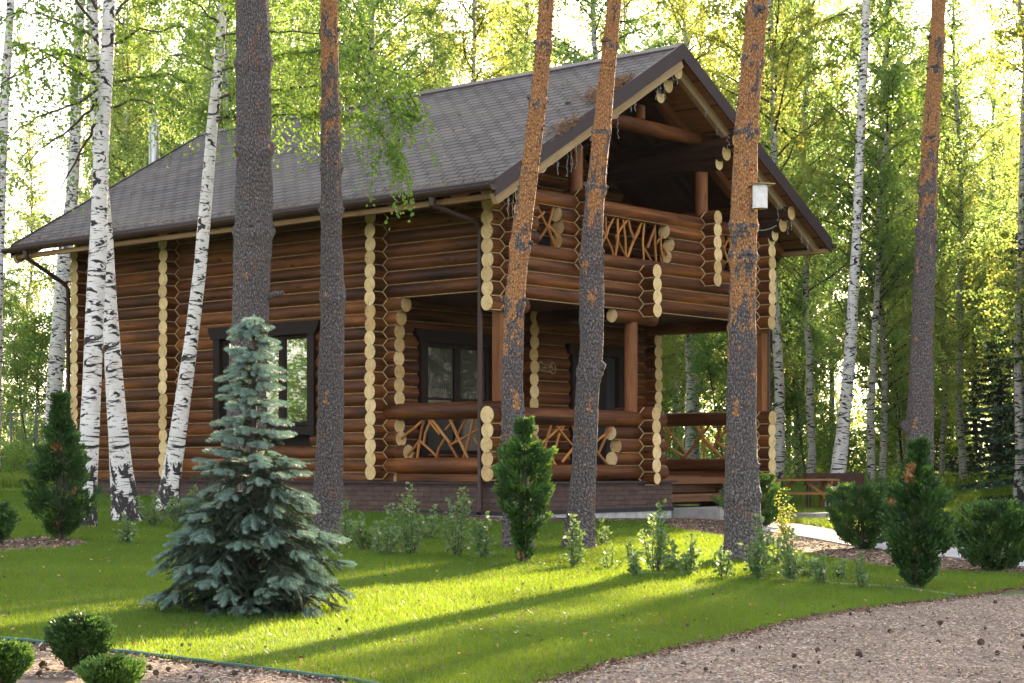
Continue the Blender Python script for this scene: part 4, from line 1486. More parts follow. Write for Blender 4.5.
birch('white birch with a straight wide trunk, leftmost of the crossing pair', [(109, 0, 12), (108, 45, 13), (104, 110, 14), (101, 160, 15), (99, 230, 17), (95, 310, 18), (91, 400, 19), (88, 460, 20), (85, 518, 21)], 22.5, A_left, seed=1)
birch('white birch with bent trunk and dark foot, right one of the crossing pair', [(92, 0, 11), (94, 60, 12), (97, 110, 13), (101, 180, 14), (106, 240, 14), (109, 300, 15), (113, 360, 17), (117, 420, 19), (121, 470, 22), (127, 516, 27)], 24.0, A_right, seed=2)
B_br = [([(220, 36), (262, 30), (325, 33), (372, 60)], 27, 24.5, 9), ([(217, 98), (262, 90), (330, 84), (372, 88), (418, 118)], 27, 24, 14), ([(216, 118), (262, 116), (330, 113), (378, 122), (398, 168)], 27, 23.5, 13),
        ([(222, 5), (280, -20), (340, -15), (400, 20)], 27, 26, 9), ([(219, 70), (280, 55), (340, 50), (412, 78)], 27, 23, 13), ([(223, -5), (260, -30), (300, -40), (350, -20)], 27, 25),
        ([(214, 122), (240, 108), (285, 104), (320, 125)], 27, 25, 9), ([(220, 25), (200, 5), (170, -5), (140, 10)], 27, 26), ([(217, 75), (195, 60), (170, 55), (150, 80)], 27, 27.5, 6),
        ([(370, 58), (395, 72), (412, 95), (420, 120)], 24.5, 24.2, 18)]
birch('thin white birch leaning right against the log wall left of the blue spruce', [(223, 0, 9), (219, 60, 10), (213, 120, 11), (207, 190, 12), (200, 270, 13), (190, 350, 14), (180, 420, 16), (174, 460, 18), (168, 500, 21)], 27.0, B_br, seed=3)
birch('rough darker birch standing behind the left end of the house', [(82, -20, 9), (79, 34, 10), (76, 118, 12), (72, 202, 13), (64, 260, 14), (58, 340, 15), (53, 410, 15), (51, 470, 16)], 46, [([(77, 60), (50, 40), (20, 45), (-5, 70)], 46, 45, 6), ([(77, 100), (110, 85), (150, 90), (190, 110)], 46, 44, 7), ([(72, 160), (110, 140), (150, 150), (180, 165)], 46, 44, 6), ([(76, 120), (50, 130), (20, 160), (0, 190)], 46, 47, 4)], seed=4, lsize=.07)
birch('pale birch trunk at the far left edge of the view', [(12, -20, 8), (9, 30, 8), (5, 90, 9), (1, 180, 10), (-3, 300, 11), (-6, 460, 13)], 40, [([(9, 20), (30, 0), (60, 10), (80, 40)], 40, 39, 7), ([(5, 80), (30, 70), (50, 90), (60, 130)], 40, 41, 5), ([(6, 60), (-20, 50), (-40, 80)], 40, 41, 5)], seed=5, lsize=.07)
birch('bright white birch with pinkish foot behind the grill', [(867, -10, 8), (864, 60, 8.5), (860, 140, 9), (857, 230, 9.5), (853, 300, 10.5), (851, 340, 12), (847, 390, 12), (843, 430, 13), (838, 475, 16)], 44, [([(860, 150), (845, 120), (820, 95), (800, 100)], 44, 43, 6), ([(856, 190), (890, 150), (915, 130), (935, 140)], 44, 45, 7), ([(852, 330), (838, 300), (810, 275), (782, 258)], 44, 43.5, .8), ([(858, 130), (885, 110), (915, 90), (940, 100)], 44, 42, 7), ([(862, 60), (840, 40), (815, 40), (795, 60)], 44, 45, 7), ([(864, 40), (890, 20), (920, 10), (950, 30)], 44, 43, 7), ([(857, 240), (880, 220), (905, 215), (930, 230)], 44, 45.5, 4)], seed=6, lsize=.075)

# ------------------------------------------------------------------ forest templates
def forest_birch(H, spread, h0, nb, lsize, dens, seed):
    r_ = random.Random(seed)
    n = 14
    tx = [(0, 0)]
    for i in range(n):
        tx.append((tx[-1][0] + r_.gauss(0, .07), tx[-1][1] + r_.gauss(0, .07)))
    pts = [Vector((tx[i][0], tx[i][1], -.1 + H * i / n)) for i in range(n + 1)]
    R = H * .0062
    rad = [R * (1 - .9 * i / n) + .01 for i in range(n + 1)]
    rad[0] *= 1.4
    tm = MB(); tm.tube(pts, rad, 10, M['birch_far'], uvoff=0, vz=True)
    bm_ = tm
    cs = []
    for k in range(nb):
        f = h0 + (1 - h0) * (k + r_.random()) / nb
        i = min(n - 1, int(f * n))
        p = pts[i].lerp(pts[i + 1], f * n - i)
        a = r_.uniform(0, 2 * PI)
        L = spread * (1.15 - .75 * (f - h0) / (1 - h0)) * r_.uniform(.6, 1.15)
        q = curve_pts(p, p + Vector((math.cos(a) * L, math.sin(a) * L, L * r_.uniform(.25, .8))), .12 * L, 6, .03)
        branch_tube(bm_, q, .030, .006, M['twig'], 4)
        cs += droop_leaves(q, dens, lsize, tw_len=(.4, 1.3), start=.1, lat=.5)
    C = np.array(cs)
    return tm.mesh('trunk'), None, polys_mesh('crown', leaf_verts(C, lsize * 1.15, lsize * .9, axis=np.tile([0, 0, -.5], (len(C), 1))), 4, [M['leaf']])

def conifer(H, R, seed):
    r_ = random.Random(seed)
    tm = MB(); tm.tube([(0, 0, -.1), (0, 0, H * .5), (0, 0, H)], [H * .014, H * .009, .01], 8, M['twig'])
    C, A = [], []
    z = .6
    while z < H:
        rr = R * (1 - z / H) ** .85 + .1
        for k in range(7):
            a = r_.uniform(0, 2 * PI)
            L = rr * r_.uniform(.75, 1.1)
            m = int(L * 70)
            for j in range(m):
                t = (j + r_.random()) / m
                sgn = r_.choice((-1, 1)) * r_.random() * .28 * (1 - t * .5) * min(1.6, L)
                x = math.cos(a) * t * L - math.sin(a) * sgn; y = math.sin(a) * t * L + math.cos(a) * sgn
                C.append((x, y, z - .28 * L * t + .12 * L * t * t - abs(sgn) * .3))
                A.append((math.cos(a), math.sin(a), -.25))
        z += .30
    C = np.array(C)
    return tm.mesh('trunk'), None, polys_mesh('crown', leaf_verts(C, .15, .06, axis=np.array(A), spread=.5), 4, [M['conifer']])

def sapling(H, R, lsize, n, seed):
    r_ = random.Random(seed)
    tm = MB()
    cs = []
    for s in range(r_.choice((2, 3))):
        a = r_.uniform(0, 2 * PI)
        top = Vector((math.cos(a) * R * .4, math.sin(a) * R * .4, H * r_.uniform(.8, 1)))
        q = curve_pts((0, 0, -.1), top, 0, 7, .015)
        branch_tube(tm, q, .035, .008, M['twig'], 6)
        for k in range(n // 3):
            f = r_.uniform(.15, 1)
            i = min(5, int(f * 6))
            p = q[i].lerp(q[i + 1], f * 6 - i)
            b = r_.uniform(0, 2 * PI); L = R * r_.uniform(.5, 1) * (1.2 - .7 * f)
            e = curve_pts(p, p + Vector((math.cos(b) * L, math.sin(b) * L, L * .5)), .1 * L, 5, .03)
            branch_tube(tm, e, .012, .003, M['twig'], 4)
            cs += droop_leaves(e, 11, lsize, tw_len=(.15, .55), start=.05, lat=.8)
    C = np.array(cs)
    return tm.mesh('trunk'), None, polys_mesh('crown', leaf_verts(C, lsize * 1.2, lsize * .85, axis=np.tile([0, 0, -.2], (len(C), 1))), 4, [M['undergrowth']])

def tree_thing(name, label, cat, tpl, loc, rz, sc, group):
    t = thing(name, label, cat, loc, rz, group)
    t.scale = sc if hasattr(sc, '__len__') else (sc, sc, sc)
    tr = obj('trunk', tpl[0], t)
    if tpl[1] is not None: obj('branches', tpl[1], t)
    obj('crown', tpl[2], t)
    return t

FB = [forest_birch(20, 2.8, .22, 62, .072, 9.5, 1), forest_birch(18, 2.6, .28, 58, .072, 9.5, 2), forest_birch(22, 3.0, .26, 66, .075, 9.5, 3), forest_birch(18, 2.7, .15, 64, .072, 9.0, 4)]
BARE = forest_birch(19, 1.3, .55, 22, .085, 7.0, 7)
CO = [conifer(11, 2.2, 1), conifer(7, 1.6, 2)]
SP_ = [sapling(6.0, 1.8, .075, 66, 1), sapling(4.2, 1.6, .07, 60, 2), sapling(2.6, 1.3, .065, 48, 3)]

def corridor(x, y):
    """distance from the lane of sunlight that reaches the lawn"""
    return x - (7.6 + math.tan(SUN_AZ) * (y - 34.7))

def clear_house(x, y, m=3.2):
    dx, dy = x - HO.x, y - HO.y
    u = dx * hc + dy * hs_; v = -dx * hs_ + dy * hc
    return not (-m < u < U1 + m and -m < v < V3 + m + 1.5)

placed = []
def free(x, y, d):
    return all((x - a) ** 2 + (y - b) ** 2 > d * d for a, b in placed)

# trunks whose place shows in the photograph: (x at mid height, base row is hidden in grass, depth, template, lean)
seen = [(808, 52, 0, -.01, 1.0), (797, 66, 1, -.02, .9), (786, 74, 2, .0, .8), (872, 50, 1, .0, 1.0), (882, 53, 3, -.01, .95), (898, 68, 0, .01, .9), (938, 60, 1, .0, .8), (964, 57, 2, -.02, .85),
        (1019, 43, 4, .0, 1.0), (996, 64, 4, .0, .8), (698, 62, 2, .0, .9), (732, 70, 0, .01, .9), (682, 80, 1, .0, .8), (765, 58, 3, .0, .8), (835, 78, 2, .01, .9)]
SEEN_LABELS = ['slim birch trunk left of the bright white birch behind the grill, bent slightly', 'thin distant birch trunk just right of the porch corner log ends', 'very thin pale birch trunk far behind the corner of the porch', 'slim birch trunk just right of the bright white birch behind the grill', 'slightly leaning slim birch right beside its twin behind the round evergreen shrub', 'thin birch in the far shade between the grill and the right hand pine', 'thin birch with dark foot just right of the pine behind the dead tipped thuja', 'thin leaning birch between the right hand pine and the dark conifer', 'white forest birch trunk at the right edge above the broad shrub', 'thin far birch between the dark conifers near the right edge', 'pale birch seen through the open porch beside the log corner post', 'thin birch seen through the porch left of the birdhouse pine', 'very distant thin birch seen low through the open porch', 'birch trunk half hidden behind the right corner of the porch', 'distant thin birch in the glow left of the bright white birch crown']
for si, (px, Y, k, ln, sc) in enumerate(seen):
    x = (px - 512) / F * Y
    placed.append((x, Y))
    tpl = (FB + [BARE])[k]
    t = tree_thing('birch_tree', SEEN_LABELS[si], 'birch tree', tpl, (x, Y, gz(x, Y)), rnd.uniform(0, 6), (sc, sc, sc), 'slim forest birches right of the house')
    t.rotation_euler = (0, math.atan(ln), rnd.uniform(0, 6))

cnt = 0
tries = 0
while cnt < 84 and tries < 6000:
    tries += 1
    Y = 42 + 56 * rnd.random() ** .8
    X = rnd.uniform(-.30 * Y - 5, .30 * Y + 13)
    if not clear_house(X, Y, 3.5) or not free(X, Y, 3.3): continue
    c = corridor(X, Y)
    if -3.0 < c < 2.5 and Y < 88: continue
    px = 512 + X / Y * F
    if px < 115 and (Y < 62 or rnd.random() < .7): continue
    placed.append((X, Y)); cnt += 1
    s = rnd.uniform(.85, 1.12)
    k = rnd.randrange(4)
    if px < 512:
        lab, grp = 'leafy forest birch in the wood behind the roof of the house', 'birches behind the house roof'
    else:
        lab, grp = 'leafy forest birch in the wood beyond the gable end', 'birches beyond the gable'
    tree_thing('birch_tree', lab, 'birch tree', FB[k], (X, Y, gz(X, Y)), rnd.uniform(0, 6.28), (s, s, s * rnd.uniform(.92, 1.08)), grp)
cnt = 0  # birches added outside the frame to keep sun off the lawn
tries = 0
while cnt < 40 and tries < 6000:
    tries += 1
    Y = rnd.uniform(34, 62); X = rnd.uniform(.30 * Y + 1.5, .30 * Y + 17)
    if not free(X, Y, 2.3): continue
    c = corridor(X, Y)
    if -3.0 < c < 2.5: continue
    placed.append((X, Y)); cnt += 1
    s = rnd.uniform(.8, 1.0)
    tree_thing('birch_tree', 'leafy unseen birch added right of the view to shade the lawn', 'birch tree', FB[rnd.choice((0, 1, 3, 3))], (X, Y, gz(X, Y)), rnd.uniform(0, 6.28), s, 'birches added right of the view')
for cc_, Y in ((5.2, 38.5), (3.7, 42.5), (3.1, 47), (4.0, 52), (3.4, 57.5), (6.6, 40), (6.6, 46)):  # stretched conifers added out of view to block sun from lawn and yard
    X = 7.6 + math.tan(SUN_AZ) * (Y - 34.7) + cc_
    tree_thing('conifer_tree', 'very tall dark conifer added out of view to shade the lawn and gravel yard', 'conifer', CO[0], (X, Y, gz(X, Y)), Y, (1.08, 1.08, 1.95), 'very tall conifers added right of the view')
for cc_, Y in ((2.9, 40), (3.1, 44.5), (2.8, 49), (3.2, 54)):  # birches added to narrow the sunlit streak; crowns reach into the right edge
    X = 7.6 + math.tan(SUN_AZ) * (Y - 34.7) + cc_
    tree_thing('birch_tree', 'leafy birch added to shade the lawn, its crown hanging into the right edge of the view', 'birch tree', FB[3], (X, Y, gz(X, Y)), Y * 2, 1.0, 'birches added at the right edge')
# trees at the left, outside the frame, which the big window mirrors
for X, Y, k in ((-19, 33, 0), (-24, 29, 1), (-30, 36, 2), (-26, 40, 3), (-36, 30, 0), (-17, 41, 1)):
    tree_thing('birch_tree', 'leafy birch left of the house mirrored in the window', 'birch tree', FB[k], (X, Y, gz(X, Y)), rnd.uniform(0, 6), 1.0, 'birches left of the house')
for X, Y, k in ((-15, 34.5, 0), (-18, 31, 1), (-22, 35, 0), (-21, 28, 1), (-27, 33, 0), (-33, 31, 1), (-29, 27, 0)):
    tree_thing('sapling', 'bushy sapling left of the house mirrored in the window', 'sapling', SP_[k], (X, Y, gz(X, Y)), rnd.uniform(0, 6), 1.1, 'saplings left of the house')
# conifers
for i, (px, Y, k, s) in enumerate(((1000, 60, 0, .8), (1030, 56, 0, .9), (975, 70, 0, .75), (918, 82, 0, 1.0), (905, 92, 0, 1.1), (1060, 64, 0, 1.0), (760, 88, 0, .9), (952, 90, 0, .9))):
    x = (px - 512) / F * Y
    tree_thing('conifer_tree', 'dark green conifer standing in the shade among the right hand birches', 'conifer', CO[k], (x, Y, gz(x, Y)), i, s, 'dark conifers in the wood')
cnt = 0  # solid conifers added on the sun side, mostly unseen, to shade the yard
tries = 0
cpl = []
while cnt < 16 and tries < 3000:
    tries += 1
    Y = rnd.uniform(40, 64); X = rnd.uniform(.275 * Y, .275 * Y + 16)
    c = corridor(X, Y)
    if c < 2.3 or any((X - a) ** 2 + (Y - b) ** 2 < 9 for a, b in cpl): continue
    cpl.append((X, Y)); cnt += 1
    tree_thing('conifer_tree', 'tall dark conifer added at the right side of the wood to shade the yard', 'conifer', CO[0], (X, Y, gz(X, Y)), rnd.uniform(0, 6), rnd.uniform(1.1, 1.45), 'tall conifers added at the right side')
# understory saplings
cnt = 0
tries = 0
while cnt < 70 and tries < 5000:
    tries += 1
    Y = 47 + 45 * rnd.random()
    X = rnd.uniform(-.30 * Y - 3, .30 * Y + 6)
    if not clear_house(X, Y, 5.0): continue
    c = corridor(X, Y)
    if -2.2 < c < 1.4 and Y < 66: continue
    px = 512 + X / Y * F
    if 740 < px and Y < 52: continue
    if px < 130 and rnd.random() < .4: continue
    cnt += 1
    tree_thing('sapling', 'bushy green sapling growing between the forest trunks', 'sapling', SP_[rnd.randrange(3)], (X, Y, gz(X, Y)), rnd.uniform(0, 6), rnd.uniform(.8, 1.25), 'saplings between the trunks')

# far wood: one mass of leaves
def far_wood():
    n = 620000
    Y = 100 + 45 * rng.random(n)
    X = (rng.random(n) * 2 - 1) * (.33 * Y + 14)
    top = 27 + 5 * np.sin(X * .13) + 3 * np.sin(X * .37 + 1)
    Z = top * rng.random(n) ** 1.15 - .5
    d = np.sin(X * .9 + Y * .4) * np.sin(Z * .55 + X * .2) + .8 * np.sin(X * .31 + 2 + Z * .23) + .6 * np.sin(Z * 1.3 + X * 1.1 + Y)
    keep = (d > np.where(Z < 9, -.9 + .08 * Z, -.35) + .45 * (Z / top) ** 1.5)
    keep &= ~((np.abs(X / Y * F + 512 - 440) < 60) & (Z > 17) & (rng.random(n) < .8))
    keep &= ~((X / Y * F + 512 < 75) & (Z > 4) & (rng.random(n) < .8))
    X, Y, Z = X[keep], Y[keep], Z[keep]
    C = np.stack([X, Y, Z + np.where(True, -.3, 0)], 1)
    return polys_mesh('far_wood', leaf_verts(C, .26, .2), 4, [M['leaf_far']])
tag(obj('far_wood', far_wood()), 'far pale green mass of leaves closing the forest', 'woodland', kind='stuff')

# undergrowth: tall wild grass and leafy plants on the forest floor
def wild():
    n = 210000
    Y = 38 + 50 * rng.random(n) ** 1.4
    X = (rng.random(n) * 2 - 1) * (.30 * Y + 3)
    dx, dy = X - HO.x, Y - HO.y
    u = dx * hc + dy * hs_; v = -dx * hs_ + dy * hc
    keep = ~((u > -1.5) & (u < U1 + 3) & (v > -4) & (v < V3 + 1.5))
    keep &= (Y > 44) | (X < -3)
    dn = np.sin(X * .8) * np.sin(Y * .5 + 1) + .5 * np.sin(X * 2.1 + Y)
    X, Y, dn = X[keep], Y[keep], dn[keep]
    n = len(X)
    H = (.28 + .20 * rng.random(n) + .12 * dn) * np.where(Y > 50, 1.6, 1.0)
    a = rng.random(n) * 2 * PI
    wd = .018 + .02 * rng.random(n)
    z = G(X, Y)
    V = np.empty((n, 3, 3))
    V[:, 0] = np.stack([X - np.cos(a) * wd, Y - np.sin(a) * wd, z], 1)
    V[:, 1] = np.stack([X + np.cos(a) * wd, Y + np.sin(a) * wd, z], 1)
    ln = rng.normal(size=(n, 2)) * .35
    V[:, 2] = np.stack([X + ln[:, 0] * H, Y + ln[:, 1] * H, z + np.maximum(H, .12)], 1)
    return polys_mesh('wild_grass', V.reshape(-1, 3), 3, [M['wild_grass']])
tag(obj('wild_grass', wild()), 'tall bright green wild grass covering the forest floor', 'grass', kind='stuff')
def herbs():
    n = 120000
    ncl = 900
    cy = 46 + 48 * rng.random(ncl); cx = (rng.random(ncl) * 2 - 1) * (.30 * cy + 3)
    hh = rng.uniform(.25, 1.3, ncl)
    i = rng.integers(0, ncl, n)
    X = cx[i] + rng.normal(size=n) * .5; Y = cy[i] + rng.normal(size=n) * .5
    Z = G(X, Y) + hh[i] * np.sqrt(rng.random(n)) * np.exp(-((X - cx[i]) ** 2 + (Y - cy[i]) ** 2) / .8) + .05
    dx, dy = X - HO.x, Y - HO.y
    u = dx * hc + dy * hs_; v = -dx * hs_ + dy * hc
    k = ~((u > -1.5) & (u < U1 + 3) & (v > -4) & (v < V3 + 1.5))
    C = np.stack([X, Y, Z], 1)[k]
    return polys_mesh('undergrowth', leaf_verts(C, .10, .07, axis=np.tile([0, 0, .3], (len(C), 1))), 4, [M['undergrowth']])
tag(obj('undergrowth', herbs()), 'leafy green undergrowth spreading below the forest trees', 'undergrowth', kind='stuff')

# ------------------------------------------------------------------ lawn grass
def lawn_blades():
    Xs, Ys, Hs, Ws = [], [], [], []
    for (y0, y1, dens, h, wd) in ((9.0, 12.5, 6500, .034, .0026), (12.5, 17, 4000, .037, .0034), (17, 24, 2300, .040, .005), (24, 36, 1100, .044, .008)):
        n = int((y1 - y0) * (.60 * (y0 + y1) / 2 + 1.5) * dens)
        Y = y0 + (y1 - y0) * rng.random(n)
        X = (rng.random(n) - .5) * (.60 * Y + 1.5)
        Xs.append(X); Ys.append(Y); Hs.append(np.full(n, h)); Ws.append(np.full(n, wd))
    X = np.concatenate(Xs); Y = np.concatenate(Ys); H = np.concatenate(Hs); W = np.concatenate(Ws)
    k = in_poly(X, Y, lawn_poly) & ~in_poly(X, Y, left_bed) & ~in_poly(X, Y, bare_poly) & ~in_poly(X, Y, mulch_poly)
    dx, dy = X - HO.x, Y - HO.y
    u = dx * hc + dy * hs_; v = -dx * hs_ + dy * hc
    k &= ~((u > -.25) & (u < U1 + .3) & (v > -.25) & (v < V3 + .3))
    X, Y, H, W = X[k], Y[k], H[k], W[k]
    n = len(X)
    H = H * np.where(rng.random(n) < .05, 1.6, 1.0) * rng.uniform(.45, 1.3, n) * (1 + .25 * np.sin(X * 1.9 + 1) * np.sin(Y * 1.3))
    a = rng.random(n) * 2 * PI
    z = G(X, Y) + .006
    V = np.empty((n, 3, 3))
    V[:, 0] = np.stack([X - np.cos(a) * W, Y - np.sin(a) * W, z], 1)
    V[:, 1] = np.stack([X + np.cos(a) * W, Y + np.sin(a) * W, z], 1)
    ln = rng.normal(size=(n, 2)) * .38
    V[:, 2] = np.stack([X + ln[:, 0] * H, Y + ln[:, 1] * H, z + H], 1)
    return polys_mesh('lawn_grass', V.reshape(-1, 3), 3, [M['grass']])
tag(obj('lawn_grass', lawn_blades()), 'short mown green grass of the front lawn', 'grass', kind='stuff')

# ------------------------------------------------------------------ wood chips
def chips(polys, n, y0, y1, size, mats, name, avoid=None):
    Y = y0 + (y1 - y0) * rng.random(n) ** 1.2
    X = (rng.random(n) - .5) * (.60 * Y + 1)
    k = np.zeros(n, bool)
    for p in polys: k |= in_poly(X, Y, p)
    if avoid is not None: k &= ~in_poly(X, Y, avoid)
    X, Y = X[k], Y[k]
    m = len(X)
    C = np.stack([X, Y, G(X, Y) + .012 + .008 * rng.random(m)], 1)
    ax = rng.normal(size=(m, 3)) * [1, 1, .12]
    V = leaf_verts(C, size * rng.uniform(.4, 1.5, m), size * .35 * rng.uniform(.6, 1.6, m), axis=ax * 2, spread=.2, normal=np.tile([0, 0, 1.5], (m, 1)))
    return polys_mesh(name, V, 4, mats, rng.integers(0, len(mats), m))
M['chip2'] = simple('grey_wood_chip', (0.42, 0.36, 0.30), 0.9, 0.3, 2.5)
M['chip3'] = simple('dark_bark_chip', (0.14, 0.085, 0.06), 0.9, 0.4, 2.5)
tag(obj('wood_chips', chips([gravel_poly], 95000, 9.2, 18.5, .028, [M['chip'], M['chip'], M['chip2'], M['chip3']], 'wood_chips', lawn_poly)), 'pale wood chips and debris scattered over the gravel', 'wood chips', kind='stuff')
tag(obj('bark_mulch', chips([mulch_poly, left_bed, bare_poly], 160000, 15, 34, .05, [M['chip'], M['chip3'], M['chip3'], M['needle_litter']], 'bark_mulch')), 'brown bark mulch under the shrubs by the path', 'mulch', kind='stuff')

# ------------------------------------------------------------------ blue spruce
def blue_spruce():
    bx, by, bz = px_base(252, 612)
    t = thing('blue_spruce', 'conical silvery blue spruce spreading on the lawn', 'spruce', (bx, by, bz))
    H = (612 - 311) / F * by
    tm = MB(); tm.tube([(0, 0, -.05), (.01, 0, H * .5), (.015, 0, H * .97)], [.045, .028, .008], 10, M['twig'])
    obj('trunk', tm, t)
    # one shoot template: a stem bristling with needles, along +X, length 1
    def shoot(n, r, seed):
        g = np.random.default_rng(seed)
        tt = g.random(n) ** .9
        an = g.random(n) * 2 * PI
        base_ = np.stack([tt, np.zeros(n), np.zeros(n)], 1)
        rr = r * np.sqrt(np.clip(1.02 - np.abs(2 * tt - .9) ** 4, .1, 1)) * g.uniform(.75, 1.1, n)
        tip = base_ + np.stack([np.full(n, .07) + .05 * tt, np.cos(an) * rr, np.sin(an) * rr], 1)
        side = np.stack([np.full(n, 0.008), -np.sin(an) * .015, np.cos(an) * .015], 1)
        V = np.empty((n, 3, 3)); V[:, 0] = base_ - side; V[:, 1] = base_ + side; V[:, 2] = tip
        V[:, :2] += (np.stack([np.zeros(n), np.cos(an), np.sin(an)], 1) * r * .25)[:, None]
        return V.reshape(-1, 3)
    tpl = [shoot(230, .225, i) for i in range(4)]
    old, new = [], []
    stems = MB()
    def place(p, d, L, dst, wscale=1.0):
        d = Vector(d).normalized()
        up = Vector((0, 0, 1)) if abs(d.z) < .95 else Vector((1, 0, 0))
        s = up.cross(d).normalized(); u = d.cross(s)
        Mx = np.array([[d.x * L, s.x * L * wscale, u.x * L * wscale], [d.y * L, s.y * L * wscale, u.y * L * wscale], [d.z * L, s.z * L * wscale, u.z * L * wscale]])
        dst.append(tpl[rnd.randrange(4)] @ Mx.T + np.array(p))
    def width(f):      # half width in metres at relative height f
        prof = [(0, .52), (.06, .72), (.15, .90), (.30, .74), (.40, .52), (.50, .38), (.60, .28), (.72, .21), (.82, .16), (.92, .11), (1, .03)]
        return float(np.interp(f, [a for a, b in prof], [b for a, b in prof])) * (92 / .84) / F * by
    z = .10
    while z < H * .97:
        f = z / H
        wv = width(f)
        nb = 13 if f < .3 else (10 if f < .5 else (7 if f < .75 else 6))
        a0 = rnd.uniform(0, 6)
        for k in range(nb):
            a = a0 + 2 * PI * k / nb + rnd.uniform(-.2, .2)
            L = wv * rnd.uniform(.62, 1.15)
            zj = z + rnd.uniform(-.035, .035)
            d = Vector((math.cos(a), math.sin(a), 0))
            rise = rnd.uniform(-.1, .3) if f < .4 else rnd.uniform(.1, .35) + .5 * max(0, f - .5)
            drop = -rnd.uniform(.10, .50) * L if f < .45 else rnd.uniform(-.15, .05) * L
            pts = []
            m = 7
            for i in range(m):
                s = i / (m - 1)
                pts.append(Vector((d.x * L * s, d.y * L * s, zj + rise * L * s + (drop - rise * L) * s * s + .05 * L * s ** 4)))
            stems.tube(pts, [.010 * (1 - .7 * i / (m - 1)) for i in range(m)], 4, M['twig'])
            # side shoots
            step = .062 if L > .3 else .055
            nn = max(2, int(L / step))
            for j in range(nn):
                s = (.22 if f < .6 else .12) + (.78 if f < .6 else .88) * (j + rnd.random() * .6) / nn
                q = min(m - 2, int(s * (m - 1)))
                p = pts[q].lerp(pts[q + 1], s * (m - 1) - q)
                tang = (pts[q + 1] - pts[q]).normalized()
                for sg in (-1, 1):
                    if rnd.random() < .12: continue
                    sd_ = Vector((-math.sin(a) * sg, math.cos(a) * sg, 0))
                    dd = (tang * rnd.uniform(.5, .95) + sd_ * rnd.uniform(.45, .9) + Vector((0, 0, rnd.uniform(-.75, .35)))).normalized()
                    l1 = rnd.uniform(.06, .125) * (1.25 - .4 * s) * (1 if f < .6 else .8)
                    n1 = 1 if (f > .5 or L < .3) else rnd.choice((1, 2, 2, 3))
                    pp_ = p.copy()
                    for c in range(n1):
                        last = (c == n1 - 1)
                        tipq = s > .74 or (f > .5 and s > .4)
                        dst = new if (last and tipq and rnd.random() < (.6 if f > .5 else .42)) else old
                        place(pp_, dd, l1, dst, 1.0 if dst is new else .8)
                        pp_ = pp_ + dd * l1 * .92
                        dd = (dd + Vector((0, 0, -.18)) + Vector((rnd.gauss(0, .12), rnd.gauss(0, .12), 0))).normalized()
            tang = (pts[-1] - pts[-2]).normalized()
            place(pts[-1] - tang * .03, tang + Vector((0, 0, .1)), .15, new, 1.0)
            for sg in (-1, 1):
                sd_ = Vector((-math.sin(a) * sg, math.cos(a) * sg, 0))
                place(pts[-1] - tang * .05, tang + sd_ * .8, .12, new, 1.0)
            # needles on the main stem
            for j in range(int(L / .10)):
                s = j * .10 / L
                q = min(m - 2, int(s * (m - 1)))
                place(pts[q].lerp(pts[q + 1], s * (m - 1) - q), pts[q + 1] - pts[q], .12, old, .75)
        z += rnd.uniform(.06, .10) if f < .45 else rnd.uniform(.075, .115)
    for k in range(7):
        a = k * 2 * PI / 7
        if k == 0:
            place((.015, 0, H * .93), (0, 0, 1), .12, new, .8)
        else:
            place((.015, 0, H * .94), (math.cos(a) * .8, math.sin(a) * .8, 1), .10, new, .85)
    obj('branches', stems, t)
    Vo, Vn = np.concatenate(old), np.concatenate(new)
    midx = np.concatenate([np.zeros(len(Vo) // 3), np.ones(len(Vn) // 3)])
    obj('needles', polys_mesh('needles', np.concatenate([Vo, Vn]), 3, [M['spruce_old'], M['spruce_new']], midx), t)
blue_spruce()

